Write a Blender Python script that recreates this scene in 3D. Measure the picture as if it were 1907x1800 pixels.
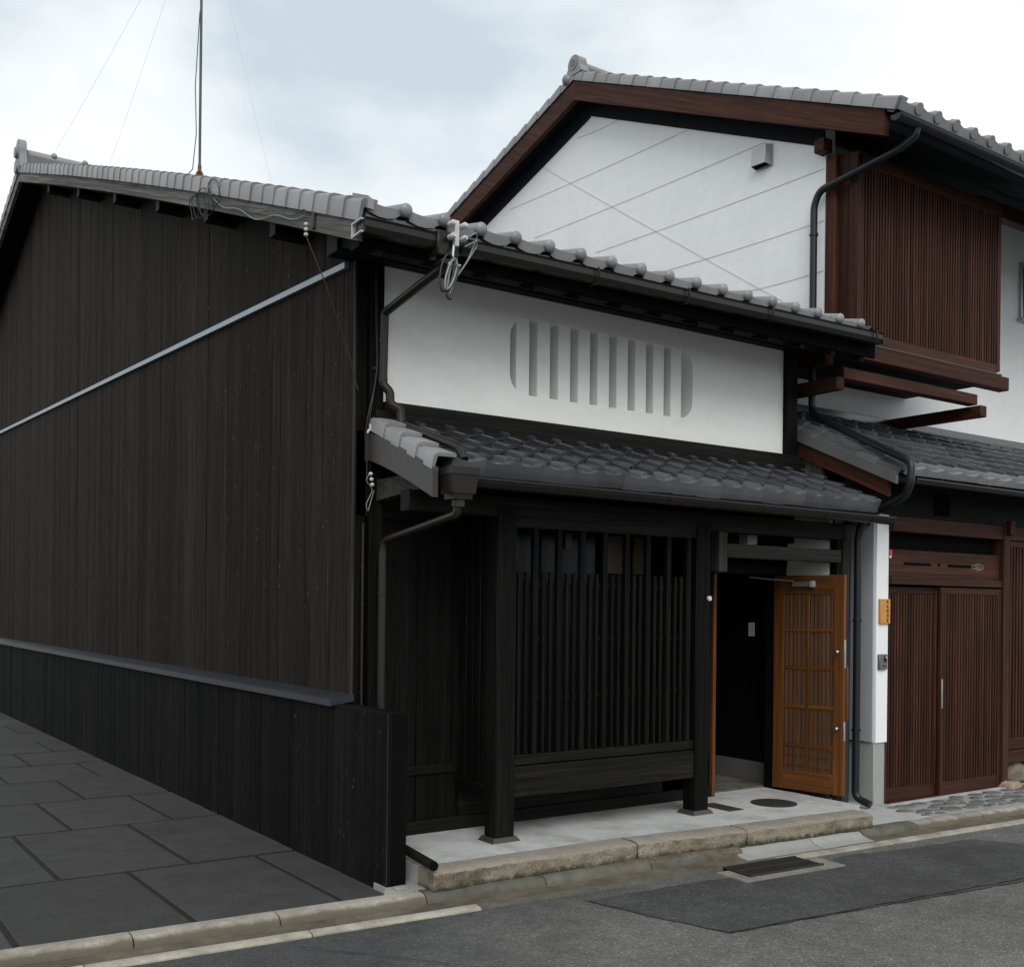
import bpy, math, random
from mathutils import Vector, Matrix, noise
R = math.radians
random.seed(7)
for o in list(bpy.data.objects):
    bpy.data.objects.remove(o, do_unlink=True)
S = bpy.context.scene
COL = S.collection

# ------------------------------------------------------------------ camera
cd = bpy.data.cameras.new('camera'); cam = bpy.data.objects.new('camera', cd); COL.objects.link(cam)
cd.sensor_fit = 'HORIZONTAL'; cd.sensor_width = 36; cd.lens = 38.0
cd.shift_x = 0.0; cd.shift_y = 0.1201
cd.clip_start = 0.05; cd.clip_end = 2000
cam.matrix_world = (Matrix.Translation((0, 0, 1.85)) @ Matrix.Rotation(R(-34.887), 4, 'Z')
                    @ Matrix.Rotation(R(90), 4, 'X') @ Matrix.Rotation(R(0.614), 4, 'Z'))
S.camera = cam

# ------------------------------------------------------------------ sky, sun, exposure
SUN_EL, SUN_AZ = R(40), R(207)       # azimuth measured clockwise from +Y
W = bpy.data.worlds.new('World'); S.world = W; W.use_nodes = True
nt = W.node_tree; nt.nodes.clear()
def wn(t, **k):
    n = nt.nodes.new(t)
    for a, b in k.items(): setattr(n, a, b)
    return n
out = wn('ShaderNodeOutputWorld'); bg = wn('ShaderNodeBackground')
sky = wn('ShaderNodeTexSky'); sky.sky_type = 'NISHITA'; sky.sun_disc = False
sky.sun_elevation = SUN_EL; sky.sun_rotation = SUN_AZ
tc = wn('ShaderNodeTexCoord'); mp = wn('ShaderNodeMapping')
mp.inputs['Location'].default_value = (-0.67, 5.70, 2.65); mp.inputs['Scale'].default_value = (1.0, 1.0, 2.1)
n1 = wn('ShaderNodeTexNoise'); n1.inputs['Scale'].default_value = 2.0; n1.inputs['Detail'].default_value = 9
n1.inputs['Roughness'].default_value = 0.52; n1.inputs['Distortion'].default_value = 0.25
rmp = wn('ShaderNodeValToRGB')
rmp.color_ramp.elements[0].position = 0.37; rmp.color_ramp.elements[0].color = (5.6, 6.5, 7.05, 1)
rmp.color_ramp.elements[1].position = 0.62; rmp.color_ramp.elements[1].color = (10.2, 10.25, 10.25, 1)
e = rmp.color_ramp.elements.new(0.47); e.color = (8.0, 8.45, 8.65, 1)
mix = wn('ShaderNodeMix', data_type='RGBA'); mix.inputs[0].default_value = 0.90
nt.links.new(tc.outputs['Generated'], mp.inputs['Vector']); nt.links.new(mp.outputs[0], n1.inputs['Vector'])
nt.links.new(n1.outputs[0], rmp.inputs[0]); nt.links.new(sky.outputs[0], mix.inputs[6]); nt.links.new(rmp.outputs[0], mix.inputs[7])
nt.links.new(mix.outputs[2], bg.inputs[0]); bg.inputs[1].default_value = 0.1
nt.links.new(bg.outputs[0], out.inputs[0])
sd = bpy.data.lights.new('sun', 'SUN'); sd.energy = 1.5; sd.angle = R(38); sd.color = (1.0, 0.97, 0.93)
sun = bpy.data.objects.new('sun', sd); COL.objects.link(sun)
sdir = Vector((math.sin(SUN_AZ) * math.cos(SUN_EL), math.cos(SUN_AZ) * math.cos(SUN_EL), math.sin(SUN_EL)))
sun.rotation_euler = sdir.to_track_quat('Z', 'Y').to_euler(); sun.location = (0, 0, 30)
S.view_settings.view_transform = 'Standard'; S.view_settings.look = 'None'
S.view_settings.exposure = 0.22; S.view_settings.gamma = 1.0
S.render.engine = 'CYCLES'

# ------------------------------------------------------------------ materials
class NM:
    def __init__(s, name):
        s.m = bpy.data.materials.new(name); s.m.use_nodes = True
        s.t = s.m.node_tree; s.b = s.t.nodes['Principled BSDF']
        s.co = s.t.nodes.new('ShaderNodeTexCoord')
    def n(s, t, **k):
        x = s.t.nodes.new(t)
        for a, b in k.items(): setattr(x, a, b)
        return x
    def l(s, a, b): s.t.links.new(a, b)
    def noise(s, scale, detail=4, rough=0.55, stretch=(1, 1, 1), vec=None, off=None):
        m = s.n('ShaderNodeMapping'); m.inputs['Scale'].default_value = stretch
        s.l(vec or s.co.outputs['Object'], m.inputs['Vector'])
        if off is not None: s.l(off, m.inputs['Location'])
        x = s.n('ShaderNodeTexNoise'); x.inputs['Scale'].default_value = scale
        x.inputs['Detail'].default_value = detail; x.inputs['Roughness'].default_value = rough
        s.l(m.outputs[0], x.inputs['Vector']); return x.outputs[0]
    def ramp(s, fac, stops):
        r = s.n('ShaderNodeValToRGB'); el = r.color_ramp.elements
        while len(el) < len(stops): el.new(0.5)
        for e, (p, c) in zip(el, stops):
            e.position = p; e.color = (c, c, c, 1) if isinstance(c, (int, float)) else (*c, 1)
        s.l(fac, r.inputs[0]); return r.outputs[0]
    def mix(s, fac, a, b, mode='MIX'):
        x = s.n('ShaderNodeMix', data_type='RGBA', blend_type=mode)
        for i, v in ((0, fac), (6, a), (7, b)):
            if hasattr(v, 'node'): s.l(v, x.inputs[i])
            elif isinstance(v, (int, float)): x.inputs[i].default_value = v if i == 0 else (v, v, v, 1)
            else: x.inputs[i].default_value = (*v, 1)
        return x.outputs[2]
    def rnd(s): return s.n('ShaderNodeObjectInfo').outputs['Random']
    def rndvec(s):
        oi = s.n('ShaderNodeObjectInfo'); m = s.n('ShaderNodeMath', operation='MULTIPLY'); m.inputs[1].default_value = 57.0
        s.l(oi.outputs['Random'], m.inputs[0]); c = s.n('ShaderNodeCombineXYZ')
        for i in range(3): s.l(m.outputs[0], c.inputs[i])
        return c.outputs[0]
    def bump(s, h, st=0.3, d=0.01):
        b = s.n('ShaderNodeBump'); b.inputs['Strength'].default_value = st; b.inputs['Distance'].default_value = d
        s.l(h, b.inputs['Height']); s.l(b.outputs[0], s.b.inputs['Normal'])
    def done(s, col, rough=0.6, spec=None, metal=0.0):
        if hasattr(col, 'node'): s.l(col, s.b.inputs['Base Color'])
        else: s.b.inputs['Base Color'].default_value = (*col, 1)
        if hasattr(rough, 'node'): s.l(rough, s.b.inputs['Roughness'])
        else: s.b.inputs['Roughness'].default_value = rough
        if spec is not None: s.b.inputs['Specular IOR Level'].default_value = spec
        s.b.inputs['Metallic'].default_value = metal
        return s.m

def wood(name, c0, c1, axis='z', rough=0.6, fine=70, vary=0.35, specks=0.0, bump=0.35, spec=0.12, tilt=0.0, tint=None, knots=0):
    m = NM(name)
    st = {'z': (1, 1, .022), 'x': (.022, 1, 1), 'y': (1, .022, 1)}[axis]
    st2 = {'z': (1, 1, .05), 'x': (.05, 1, 1), 'y': (1, .05, 1)}[axis]
    off = m.rndvec(); vec = None
    if tilt:
        r = m.n('ShaderNodeVectorRotate', rotation_type='X_AXIS'); r.inputs['Angle'].default_value = -tilt
        m.l(m.co.outputs['Object'], r.inputs['Vector']); vec = r.outputs[0]
    g = m.noise(fine, 6, .7, st, vec, off); h = m.noise(fine * .32, 4, .6, st, vec, off)
    b = m.noise(4, 5, .6, st2, vec, off)
    c = m.mix(m.ramp(g, [(.34, 0.0), (.68, 1.0)]), c0, c1)
    c = m.mix(.8, c, m.ramp(h, [(.3, .45), (.7, 1.45)]), 'MULTIPLY')
    c = m.mix(.75, c, m.ramp(b, [(.25, .55), (.75, 1.4)]), 'MULTIPLY')
    c = m.mix(1.0, c, m.ramp(m.rnd(), [(0, 1 - vary), (1, 1 + vary)]), 'MULTIPLY')
    if tint:
        w = m.noise(9, 3, .6, st2, vec, off)
        c = m.mix(m.ramp(w, [(.52, 0.0), (.66, .55)]), c, tint)
    if knots:
        mpn = m.n('ShaderNodeMapping'); mpn.inputs['Scale'].default_value = {'z': (1, 1, .5), 'x': (.5, 1, 1), 'y': (1, .5, 1)}[axis]
        m.l(m.co.outputs['Object'], mpn.inputs['Vector']); m.l(off, mpn.inputs['Location'])
        kv = m.n('ShaderNodeTexVoronoi'); kv.inputs['Scale'].default_value = 6.5; m.l(mpn.outputs[0], kv.inputs['Vector'])
        c = m.mix(m.ramp(kv.outputs['Distance'], [(.045, knots), (.10, 0.0)]), c, (.003, .003, .003))
    if specks:
        s = m.noise(48, 2, .5, {'z': (1, 1, .35), 'x': (.35, 1, 1), 'y': (1, .35, 1)}[axis], vec, off)
        c = m.mix(m.ramp(s, [(.715, 0.0), (.76, specks)]), c, (.22, .24, .25))
    m.bump(g, bump, .004)
    return m.done(c, rough, spec)

M = {}
M['plank'] = wood('charred_plank', (.0060, .0053, .0047), (.0335, .0270, .0218), 'z', .75, 85, .28, .5, spec=.06, tint=(.029, .0190, .0130), knots=.85)
M['fence_plank'] = wood('black_fence_plank', (.0030, .0030, .0031), (.0120, .0112, .0106), 'z', .75, 48, .3, .3, spec=.06, knots=.7)
M['dark_z'] = wood('dark_wood_upright', (.0020, .0020, .0020), (.0092, .0086, .0082), 'z', .6, 80, .2, spec=.08)
M['dark_x'] = wood('dark_wood_beam', (.0026, .0025, .0024), (.0175, .0162, .0150), 'x', .6, 80, .2, spec=.12)
M['dark_y'] = wood('dark_wood_rafter', (.0020, .0019, .0018), (.006, .0054, .005), 'y', .7, 80, .2)
M['grey_y'] = wood('weathered_grey_wood', (.06, .058, .056), (.215, .207, .198), 'y', .85, 60, .1, 0, .5, tilt=R(19))
M['grey_x'] = wood('grey_wood_lintel', (.03, .029, .027), (.062, .059, .055), 'x', .7, 60, .1)
M['grey_z'] = wood('grey_wood_upright', (.03, .029, .027), (.062, .058, .055), 'z', .7, 60, .1)
M['brown_z'] = wood('brown_stain_upright', (.023, .0086, .0050), (.072, .0270, .0165), 'z', .6, 80, .26, spec=.15)
M['brown_x'] = wood('brown_stain_beam', (.025, .0092, .0054), (.068, .0255, .0155), 'x', .6, 80, .15, spec=.15)
M['brown_y'] = wood('brown_stain_rafter', (.026, .0096, .0056), (.070, .0262, .0160), 'y', .6, 80, .1, spec=.15, tilt=R(26))
M['door'] = wood('amber_door_wood', (.070, .0225, .0047), (.143, .0510, .0108), 'z', .5, 70, .12, spec=.3)
M['door_x'] = wood('amber_door_rail', (.074, .0240, .0048), (.148, .0530, .0108), 'x', .5, 70, .12, spec=.3)

def flat(name, col, rough, spec=None, metal=0, var=.12, scale=8, bump=0, bscale=200, dirt=0, streak=0):
    m = NM(name)
    v = m.noise(scale, 5, .6)
    c = m.mix(1.0, col, m.ramp(v, [(.2, 1 - var), (.8, 1 + var)]), 'MULTIPLY')
    if dirt:
        d = m.noise(2.2, 6, .65, (1, 1, .35))
        c = m.mix(m.ramp(d, [(.45, 0.0), (.8, dirt)]), c, tuple(x * .55 for x in col))
    if streak:
        st = m.noise(16, 5, .7, (1, 1, .045)); pt = m.noise(1.4, 4, .6)
        c = m.mix(m.mix(1.0, m.ramp(st, [(.52, 0.0), (.78, streak)]), m.ramp(pt, [(.4, 0.0), (.65, 1.0)]), 'MULTIPLY'), c, tuple(x * .62 for x in col))
        tr = m.noise(7, 6, .7, (1, 1, 2.2)); c = m.mix(1.0, c, m.ramp(tr, [(.3, .955), (.7, 1.03)]), 'MULTIPLY')
    if bump: m.bump(m.noise(bscale, 3, .6), bump, .003)
    return m.done(c, rough, spec, metal)
M['plaster'] = flat('white_plaster', (.885, .885, .87), .85, .2, var=.025, scale=3, bump=.15, bscale=60, dirt=.05, streak=.18)
M['plaster2'] = flat('cool_white_render', (.82, .84, .832), .85, .2, var=.025, scale=2.2, bump=.15, bscale=60, dirt=.06, streak=.20)
M['white_paint'] = flat('white_panel', (.80, .82, .82), .6, .3, var=.02, scale=4, dirt=.06)
M['grey_panel'] = flat('grey_panel', (.36, .375, .40), .6, .3, var=.03, scale=4)
M['gutter'] = flat('brown_black_gutter', (.0115, .0102, .0095), .34, .3, var=.2, scale=6)
M['pipe_brown'] = flat('brown_downpipe', (.0165, .0140, .0128), .34, .3, var=.15, scale=6)
M['pipe_blue'] = flat('navy_downpipe', (.0095, .0125, .0170), .34, .35, var=.12, scale=6)
M['steel_strip'] = flat('blue_grey_flashing', (.30, .34, .37), .42, .5, .3, var=.08, scale=5)
M['cap'] = flat('slate_blue_capping', (.019, .0225, .029), .42, .5, .2, var=.15, scale=5)
M['lead'] = flat('dull_copper_sheet', (.050, .046, .043), .5, .5, .2, var=.2, scale=6)
M['gutter_black'] = flat('black_gutter', (.008, .008, .0085), .3, .4, var=.1)
M['verge_metal'] = flat('grey_verge_flashing', (.12, .12, .122), .5, .4, .2, var=.15, scale=6)
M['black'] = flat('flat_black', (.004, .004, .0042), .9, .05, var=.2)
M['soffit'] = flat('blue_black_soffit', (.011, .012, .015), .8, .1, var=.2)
M['iron'] = flat('cast_iron', (.040, .036, .034), .6, .4, .3, var=.3, scale=30, bump=.3, bscale=90)
M['rust'] = flat('rusty_steel', (.16, .075, .04), .75, .3, .2, var=.4, scale=25)
M['mast'] = flat('grey_mast', (.055, .065, .062), .5, .5, .3, var=.1)
M['cable'] = flat('black_cable', (.012, .012, .012), .5, .4, var=.1)
M['cable_grey'] = flat('grey_cable', (.46, .47, .47), .6, .3, var=.05)
M['cable_light'] = flat('light_cable', (.17, .175, .175), .4, .5, var=.1)
M['porcelain'] = flat('white_porcelain', (.52, .52, .50), .25, .5, var=.05)
M['chrome'] = flat('chrome', (.45, .46, .47), .3, .5, 1.0, var=.02)
M['alu'] = flat('aluminium', (.42, .43, .44), .4, .5, .7, var=.06)
M['hood'] = flat('pale_vent_hood', (.42, .43, .44), .45, .5, .2, var=.05)
M['paper'] = flat('white_paper', (.75, .75, .74), .7, .2, var=.03)
M['red'] = flat('red_enamel', (.62, .02, .02), .35, .5, var=.05)
M['glass'] = flat('dark_window_glass', (.008, .009, .011), .22, .25, var=.1)
M['frost'] = flat('frosted_glass', (.10, .072, .052), .3, .35, var=.1)
M['plate_wood'] = flat('honey_wood', (.52, .245, .06), .45, .4, var=.15, scale=25)
M['ink'] = flat('black_ink', (.01, .009, .008), .6, .3)
M['intercom'] = flat('grey_intercom', (.115, .115, .115), .4, .5, var=.1)
M['lens'] = flat('black_lens', (.01, .01, .012), .1, .6)

def tile_mat(name, col, rough, var, spec=.5):
    m = NM(name); off = m.rndvec()
    v = m.noise(9, 5, .6, off=off)
    w = m.noise(34, 4, .65, (1, 1, 1), off=off)
    c = m.mix(1.0, col, m.ramp(m.rnd(), [(0, 1 - var), (1, 1 + var)]), 'MULTIPLY')
    c = m.mix(1.0, c, m.ramp(v, [(.25, .86), (.75, 1.14)]), 'MULTIPLY')
    c = m.mix(m.ramp(w, [(.62, 0.0), (.8, .16)]), c, (.24, .235, .22))
    r = m.ramp(v, [(.2, rough * .75), (.8, min(1, rough * 1.25))])
    m.bump(w, .12, .003)
    return m.done(c, r, spec, .12)
M['tile'] = tile_mat('smoked_roof_tile', (.090, .094, .103), .23, .28, 1.0)
M['tile_dark'] = tile_mat('dark_smoked_tile', (.047, .0505, .060), .19, .34, 1.0)
M['tile_pale'] = tile_mat('pale_verge_tile', (.235, .235, .24), .5, .13)
M['tile_warm'] = tile_mat('warm_grey_tile', (.225, .226, .232), .44, .14)

def asphalt(name, base, var, wet=0.0, worn=None):
    m = NM(name)
    big = m.noise(.9, 6, .62); mid = m.noise(9, 5, .65)
    v = m.n('ShaderNodeTexVoronoi'); v.inputs['Scale'].default_value = 120; m.l(m.co.outputs['Object'], v.inputs['Vector'])
    sep = m.n('ShaderNodeSeparateColor'); m.l(v.outputs['Color'], sep.inputs[0])
    c = m.mix(1.0, base, m.ramp(big, [(.3, 1 - var), (.7, 1 + var)]), 'MULTIPLY')
    c = m.mix(1.0, c, m.ramp(mid, [(.3, .82), (.7, 1.16)]), 'MULTIPLY')
    c = m.mix(1.0, c, m.ramp(sep.outputs[0], [(0, .62), (.5, .94), (.93, 1.22), (1, 2.0)]), 'MULTIPLY')
    stn = m.noise(2.1, 7, .68); c = m.mix(m.ramp(stn, [(.54, 0.0), (.64, .42)]), c, tuple(x * .5 for x in base)); c = m.mix(m.ramp(stn, [(.34, .30), (.42, 0.0)]), c, tuple(x * 1.55 for x in base))
    if worn:                                   # darker, less polished band beside the gutter on the left
        sx = m.n('ShaderNodeSeparateXYZ'); m.l(m.co.outputs['Object'], sx.inputs[0])
        d = m.n('ShaderNodeMath', operation='MULTIPLY_ADD'); d.inputs[1].default_value = -.55; m.l(sx.outputs[0], d.inputs[0]); m.l(sx.outputs[1], d.inputs[2])
        e = m.n('ShaderNodeMath', operation='MULTIPLY_ADD'); e.inputs[1].default_value = 1.5; m.l(m.noise(1.3, 5, .6), e.inputs[0]); m.l(d.outputs[0], e.inputs[2])
        mr = m.n('ShaderNodeMapRange'); mr.inputs[1].default_value = 3.1; mr.inputs[2].default_value = 4.3; m.l(e.outputs[0], mr.inputs[0])
        c = m.mix(mr.outputs[0], c, m.mix(1.0, m.mix(1.0, worn, m.ramp(mid, [(.3, .8), (.7, 1.2)]), 'MULTIPLY'), m.ramp(sep.outputs[0], [(0, .62), (.5, .94), (.93, 1.22), (1, 1.9)]), 'MULTIPLY'))
    m.bump(v.outputs['Distance'], .55, .006)
    r = m.ramp(big, [(.35, .62 - wet), (.65, .9 - wet * .3)])
    return m.done(c, r, .35)
M['asphalt_old'] = asphalt('worn_pale_asphalt', (.122, .121, .114), .16, 0, (.052, .053, .053))
M['asphalt_dark'] = asphalt('dark_patch_asphalt', (.060, .0597, .0593), .26, .1)
M['asphalt_left'] = asphalt('dark_worn_asphalt', (.070, .071, .070), .30, .1)

def concrete(name, col, var=.2, stain=None, bump=.3, sc=6, fs=160, fc=.14, grime=None):
    m = NM(name); off = m.rndvec()
    a = m.noise(sc, 7, .65, off=off); f = m.noise(fs, 3, .6, off=off)
    c = m.mix(1.0, col, m.ramp(a, [(.25, 1 - var), (.75, 1 + var)]), 'MULTIPLY')
    c = m.mix(1.0, c, m.ramp(f, [(.3, 1 - fc), (.7, 1 + fc)]), 'MULTIPLY')
    c = m.mix(1.0, c, m.ramp(m.rnd(), [(0, .88), (1, 1.12)]), 'MULTIPLY')
    if stain:
        d = m.noise(2.6, 7, .7, off=off)
        c = m.mix(m.ramp(d, [(.48, 0.0), (.68, .85)]), c, stain)
    if grime:                                  # splash dirt gathered low on the stone
        pz = m.n('ShaderNodeSeparateXYZ'); m.l(m.co.outputs['Object'], pz.inputs[0])
        mo = m.n('ShaderNodeMath', operation='MULTIPLY_ADD'); mo.inputs[1].default_value = .05; m.l(m.noise(7, 6, .7), mo.inputs[0]); m.l(pz.outputs[2], mo.inputs[2])
        c = m.mix(m.ramp(mo.outputs[0], [(grime[0], .85), (grime[1], 0.0)]), c, (.085, .068, .046))
    m.bump(f, bump, .003)
    return m.done(c, .85, .25)
M['concrete'] = concrete('concrete_slab', (.43, .435, .43), .12, (.27, .265, .25))
M['concrete_wall'] = concrete('grey_concrete', (.27, .285, .275), .10)
M['mortar'] = concrete('blue_grey_mortar', (.30, .315, .33), .12)
M['kerb'] = concrete('weathered_kerb', (.33, .31, .265), .28, (.15, .13, .098), .6, 9, 130, .2, (.138, .157))
M['kerb_wet'] = concrete('damp_kerb', (.105, .10, .082), .35, (.035, .036, .030))
M['kerb_new'] = concrete('pale_new_kerb', (.25, .25, .24), .1, (.33, .33, .31))
M['channel'] = concrete('dirty_channel', (.125, .106, .080), .35, (.050, .045, .037), .6, 9)
M['apron'] = concrete('pale_apron', (.37, .345, .29), .25, (.15, .135, .105), .5, 9)
M['surround'] = concrete('drain_surround', (.22, .21, .185), .2, (.12, .11, .09))
M['paver'] = concrete('charcoal_paver', (.043, .0425, .041), .24, (.031, .030, .0285), .6, 5, 75, .38)
M['joint'] = concrete('dark_joint', (.014, .013, .012), .2)

def granite(name, col, dark, light, top=None):
    m = NM(name); off = m.rndvec()
    a = m.noise(5, 7, .65, off=off); f = m.noise(190, 3, .7, off=off)
    c = m.mix(m.ramp(a, [(.35, 0.0), (.65, 1.0)]), col, light)
    c = m.mix(m.ramp(f, [(.36, .8), (.56, 0.0)]), c, dark)
    d = m.noise(3.3, 7, .72, off=off)
    c = m.mix(m.ramp(d, [(.52, 0.0), (.66, .75)]), c, (.075, .062, .042))
    if top:
        pz = m.n('ShaderNodeSeparateXYZ'); m.l(m.co.outputs['Object'], pz.inputs[0])
        mo = m.n('ShaderNodeMath', operation='MULTIPLY_ADD'); mo.inputs[1].default_value = .11; m.l(m.noise(14, 5, .7), mo.inputs[0]); m.l(pz.outputs[2], mo.inputs[2])
        c = m.mix(m.ramp(mo.outputs[0], [(.192, .9), (.225, 0.0)]), c, (.030, .029, .017))
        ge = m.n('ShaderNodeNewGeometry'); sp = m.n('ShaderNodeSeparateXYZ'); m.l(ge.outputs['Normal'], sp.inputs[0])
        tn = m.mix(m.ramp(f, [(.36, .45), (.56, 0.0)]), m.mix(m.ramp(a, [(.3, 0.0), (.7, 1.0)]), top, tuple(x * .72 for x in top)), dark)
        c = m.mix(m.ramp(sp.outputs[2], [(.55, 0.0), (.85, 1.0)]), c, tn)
    m.bump(m.noise(38, 5, .7, off=off), .8, .02)
    return m.done(c, .9, .2)
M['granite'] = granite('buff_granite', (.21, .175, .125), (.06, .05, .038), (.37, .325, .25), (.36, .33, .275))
M['granite_low'] = granite('damp_granite', (.115, .095, .066), (.04, .034, .025), (.21, .18, .13))
M['granite_top'] = granite('dressed_granite', (.32, .28, .215), (.14, .12, .09), (.43, .385, .31))
M['cobble'] = granite('river_stone', (.135, .14, .14), (.06, .062, .062), (.235, .215, .18))
M['boulder'] = granite('tan_boulder', (.34, .26, .175), (.15, .115, .08), (.42, .34, .25))

# ------------------------------------------------------------------ mesh helpers
class MB:
    def __init__(s): s.v = []; s.f = []
    def add(s, vs, fs, T=None):
        k = len(s.v)
        s.v += [tuple(T @ Vector(p)) if T else tuple(p) for p in vs]
        s.f += [tuple(i + k for i in f) for f in fs]; return s
    def box(s, x0, x1, y0, y1, z0, z1, c=0.0, T=None):
        if c <= 0:
            v = [(x, y, z) for x in (x0, x1) for y in (y0, y1) for z in (z0, z1)]
            f = [(0, 1, 3, 2), (4, 6, 7, 5), (0, 4, 5, 1), (2, 3, 7, 6), (0, 2, 6, 4), (1, 5, 7, 3)]
            return s.add(v, f, T)
        c = min(c, .45 * min(x1 - x0, y1 - y0, z1 - z0))
        v = []; ix = {}
        for i, x in enumerate((x0, x1)):
            for j, y in enumerate((y0, y1)):
                for k, z in enumerate((z0, z1)):
                    sx, sy, sz = (c, -c)[i], (c, -c)[j], (c, -c)[k]
                    ix[i, j, k] = len(v)
                    v += [(x, y + sy, z + sz), (x + sx, y, z + sz), (x + sx, y + sy, z)]
        g = lambda i, j, k, a: ix[i, j, k] + a
        f = []
        for i in (0, 1): f.append([g(i, 0, 0, 0), g(i, 1, 0, 0), g(i, 1, 1, 0), g(i, 0, 1, 0)][::(-1 if i == 0 else 1)])
        for j in (0, 1): f.append([g(0, j, 0, 1), g(1, j, 0, 1), g(1, j, 1, 1), g(0, j, 1, 1)][::(1 if j == 0 else -1)])
        for k in (0, 1): f.append([g(0, 0, k, 2), g(1, 0, k, 2), g(1, 1, k, 2), g(0, 1, k, 2)][::(-1 if k == 0 else 1)])
        for i in (0, 1):
            for j in (0, 1): f.append([g(i, j, 0, 0), g(i, j, 1, 0), g(i, j, 1, 1), g(i, j, 0, 1)])
        for i in (0, 1):
            for k in (0, 1): f.append([g(i, 0, k, 0), g(i, 1, k, 0), g(i, 1, k, 2), g(i, 0, k, 2)])
        for j in (0, 1):
            for k in (0, 1): f.append([g(0, j, k, 1), g(1, j, k, 1), g(1, j, k, 2), g(0, j, k, 2)])
        for i in (0, 1):
            for j in (0, 1):
                for k in (0, 1): f.append([g(i, j, k, 0), g(i, j, k, 1), g(i, j, k, 2)])
        return s.add(v, [tuple(q) for q in f], T)
    def prism(s, poly, z0, z1):                      # polygon in xy, extruded in z
        n = len(poly)
        v = [(x, y, z0) for x, y in poly] + [(x, y, z1) for x, y in poly]
        f = [tuple(range(n))[::-1], tuple(range(n, 2 * n))] + [(i, (i + 1) % n, n + (i + 1) % n, n + i) for i in range(n)]
        return s.add(v, f)
    def sweep(s, prof, a, b, axis='x', closed=True, caps=True):   # profile of (p,q) in the plane normal to axis
        n = len(prof)
        mk = {'x': lambda t, p, q: (t, p, q), 'y': lambda t, p, q: (p, t, q)}[axis]
        v = [mk(a, p, q) for p, q in prof] + [mk(b, p, q) for p, q in prof]
        f = [(i, (i + 1) % n, n + (i + 1) % n, n + i) for i in range(n if closed else n - 1)]
        if caps and closed: f += [tuple(range(n))[::-1], tuple(range(n, 2 * n))]
        return s.add(v, f)
    def tube(s, pts, r, n=12, cap=True, T=None):
        pts = [Vector(p) for p in pts]; rs = r if isinstance(r, (list, tuple)) else [r] * len(pts)
        vs = []; fs = []; up = None
        for i, p in enumerate(pts):
            d = ((pts[i + 1] - p).normalized() if i < len(pts) - 1 else Vector()) + ((p - pts[i - 1]).normalized() if i else Vector())
            d.normalize()
            if up is None: up = Vector((0, 0, 1)) if abs(d.z) < .9 else Vector((1, 0, 0))
            a = d.cross(up).normalized(); up = a.cross(d).normalized()
            k = 1.0
            if 0 < i < len(pts) - 1:
                cs = max(.5, d.dot((p - pts[i - 1]).normalized())); k = 1 / cs ** .5
            for j in range(n):
                t = 2 * math.pi * j / n
                vs.append(p + (a * math.cos(t) + up * math.sin(t)) * rs[i] * k)
        for i in range(len(pts) - 1):
            for j in range(n):
                fs.append((i * n + j, i * n + (j + 1) % n, (i + 1) * n + (j + 1) % n, (i + 1) * n + j))
        if cap: fs += [tuple(range(n)), tuple(range((len(pts) - 1) * n, len(pts) * n))[::-1]]
        return s.add(vs, fs, T)
    def ball(s, c, r, n=12, m=8, sc=(1, 1, 1)):
        vs = [(c[0], c[1], c[2] + r * sc[2])]; fs = []
        for i in range(1, m):
            a = math.pi * i / m
            for j in range(n):
                t = 2 * math.pi * j / n
                vs.append((c[0] + r * sc[0] * math.sin(a) * math.cos(t), c[1] + r * sc[1] * math.sin(a) * math.sin(t), c[2] + r * sc[2] * math.cos(a)))
        vs.append((c[0], c[1], c[2] - r * sc[2]))
        for j in range(n): fs.append((0, 1 + j, 1 + (j + 1) % n))
        for i in range(m - 2):
            for j in range(n):
                a = 1 + i * n
                fs.append((a + j, a + n + j, a + n + (j + 1) % n, a + (j + 1) % n))
        L = len(vs) - 1; a = 1 + (m - 2) * n
        for j in range(n): fs.append((a + j, L, a + (j + 1) % n))
        return s.add(vs, fs)
    def mesh(s, name, mat, smooth=True, ang=38):
        me = bpy.data.meshes.new(name); me.from_pydata([tuple(p) for p in s.v], [], s.f); me.validate(); me.update()
        import bmesh
        b = bmesh.new(); b.from_mesh(me); bmesh.ops.recalc_face_normals(b, faces=b.faces); b.to_mesh(me); b.free()
        if smooth:
            me.shade_smooth(); me.set_sharp_from_angle(angle=R(ang))
        if mat is not None: me.materials.append(M[mat] if isinstance(mat, str) else mat)
        return me
    def build(s, name, mat, parent=None, smooth=True, ang=38): return obj(name, s.mesh(name, mat, smooth, ang), parent)

def wloc(o):
    v = Vector((0, 0, 0))
    while o: v = v + o.location; o = o.parent
    return v
def obj(name, me, parent=None, loc=(0, 0, 0)):
    o = bpy.data.objects.new(name, me); COL.objects.link(o)
    if parent is not None: o.parent = parent; o.location = Vector(loc) - wloc(parent)
    else: o.location = loc
    return o
def tag(o, label, cat, group=None, kind=None):
    if label: o['label'] = label
    if cat: o['category'] = cat
    if group: o['group'] = group
    if kind: o['kind'] = kind
    return o
def struct(o, label=None):
    o['kind'] = 'structure'
    if label: o['label'] = label
    return o
def thing(name, label, cat, loc, group=None):
    o = bpy.data.objects.new(name, None); COL.objects.link(o); o.location = loc; o.empty_display_size = .2
    return tag(o, label, cat, group)
def box(name, mat, parent, x0, x1, y0, y1, z0, z1, c=.004): return MB().box(x0, x1, y0, y1, z0, z1, c).build(name, mat, parent)
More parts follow.
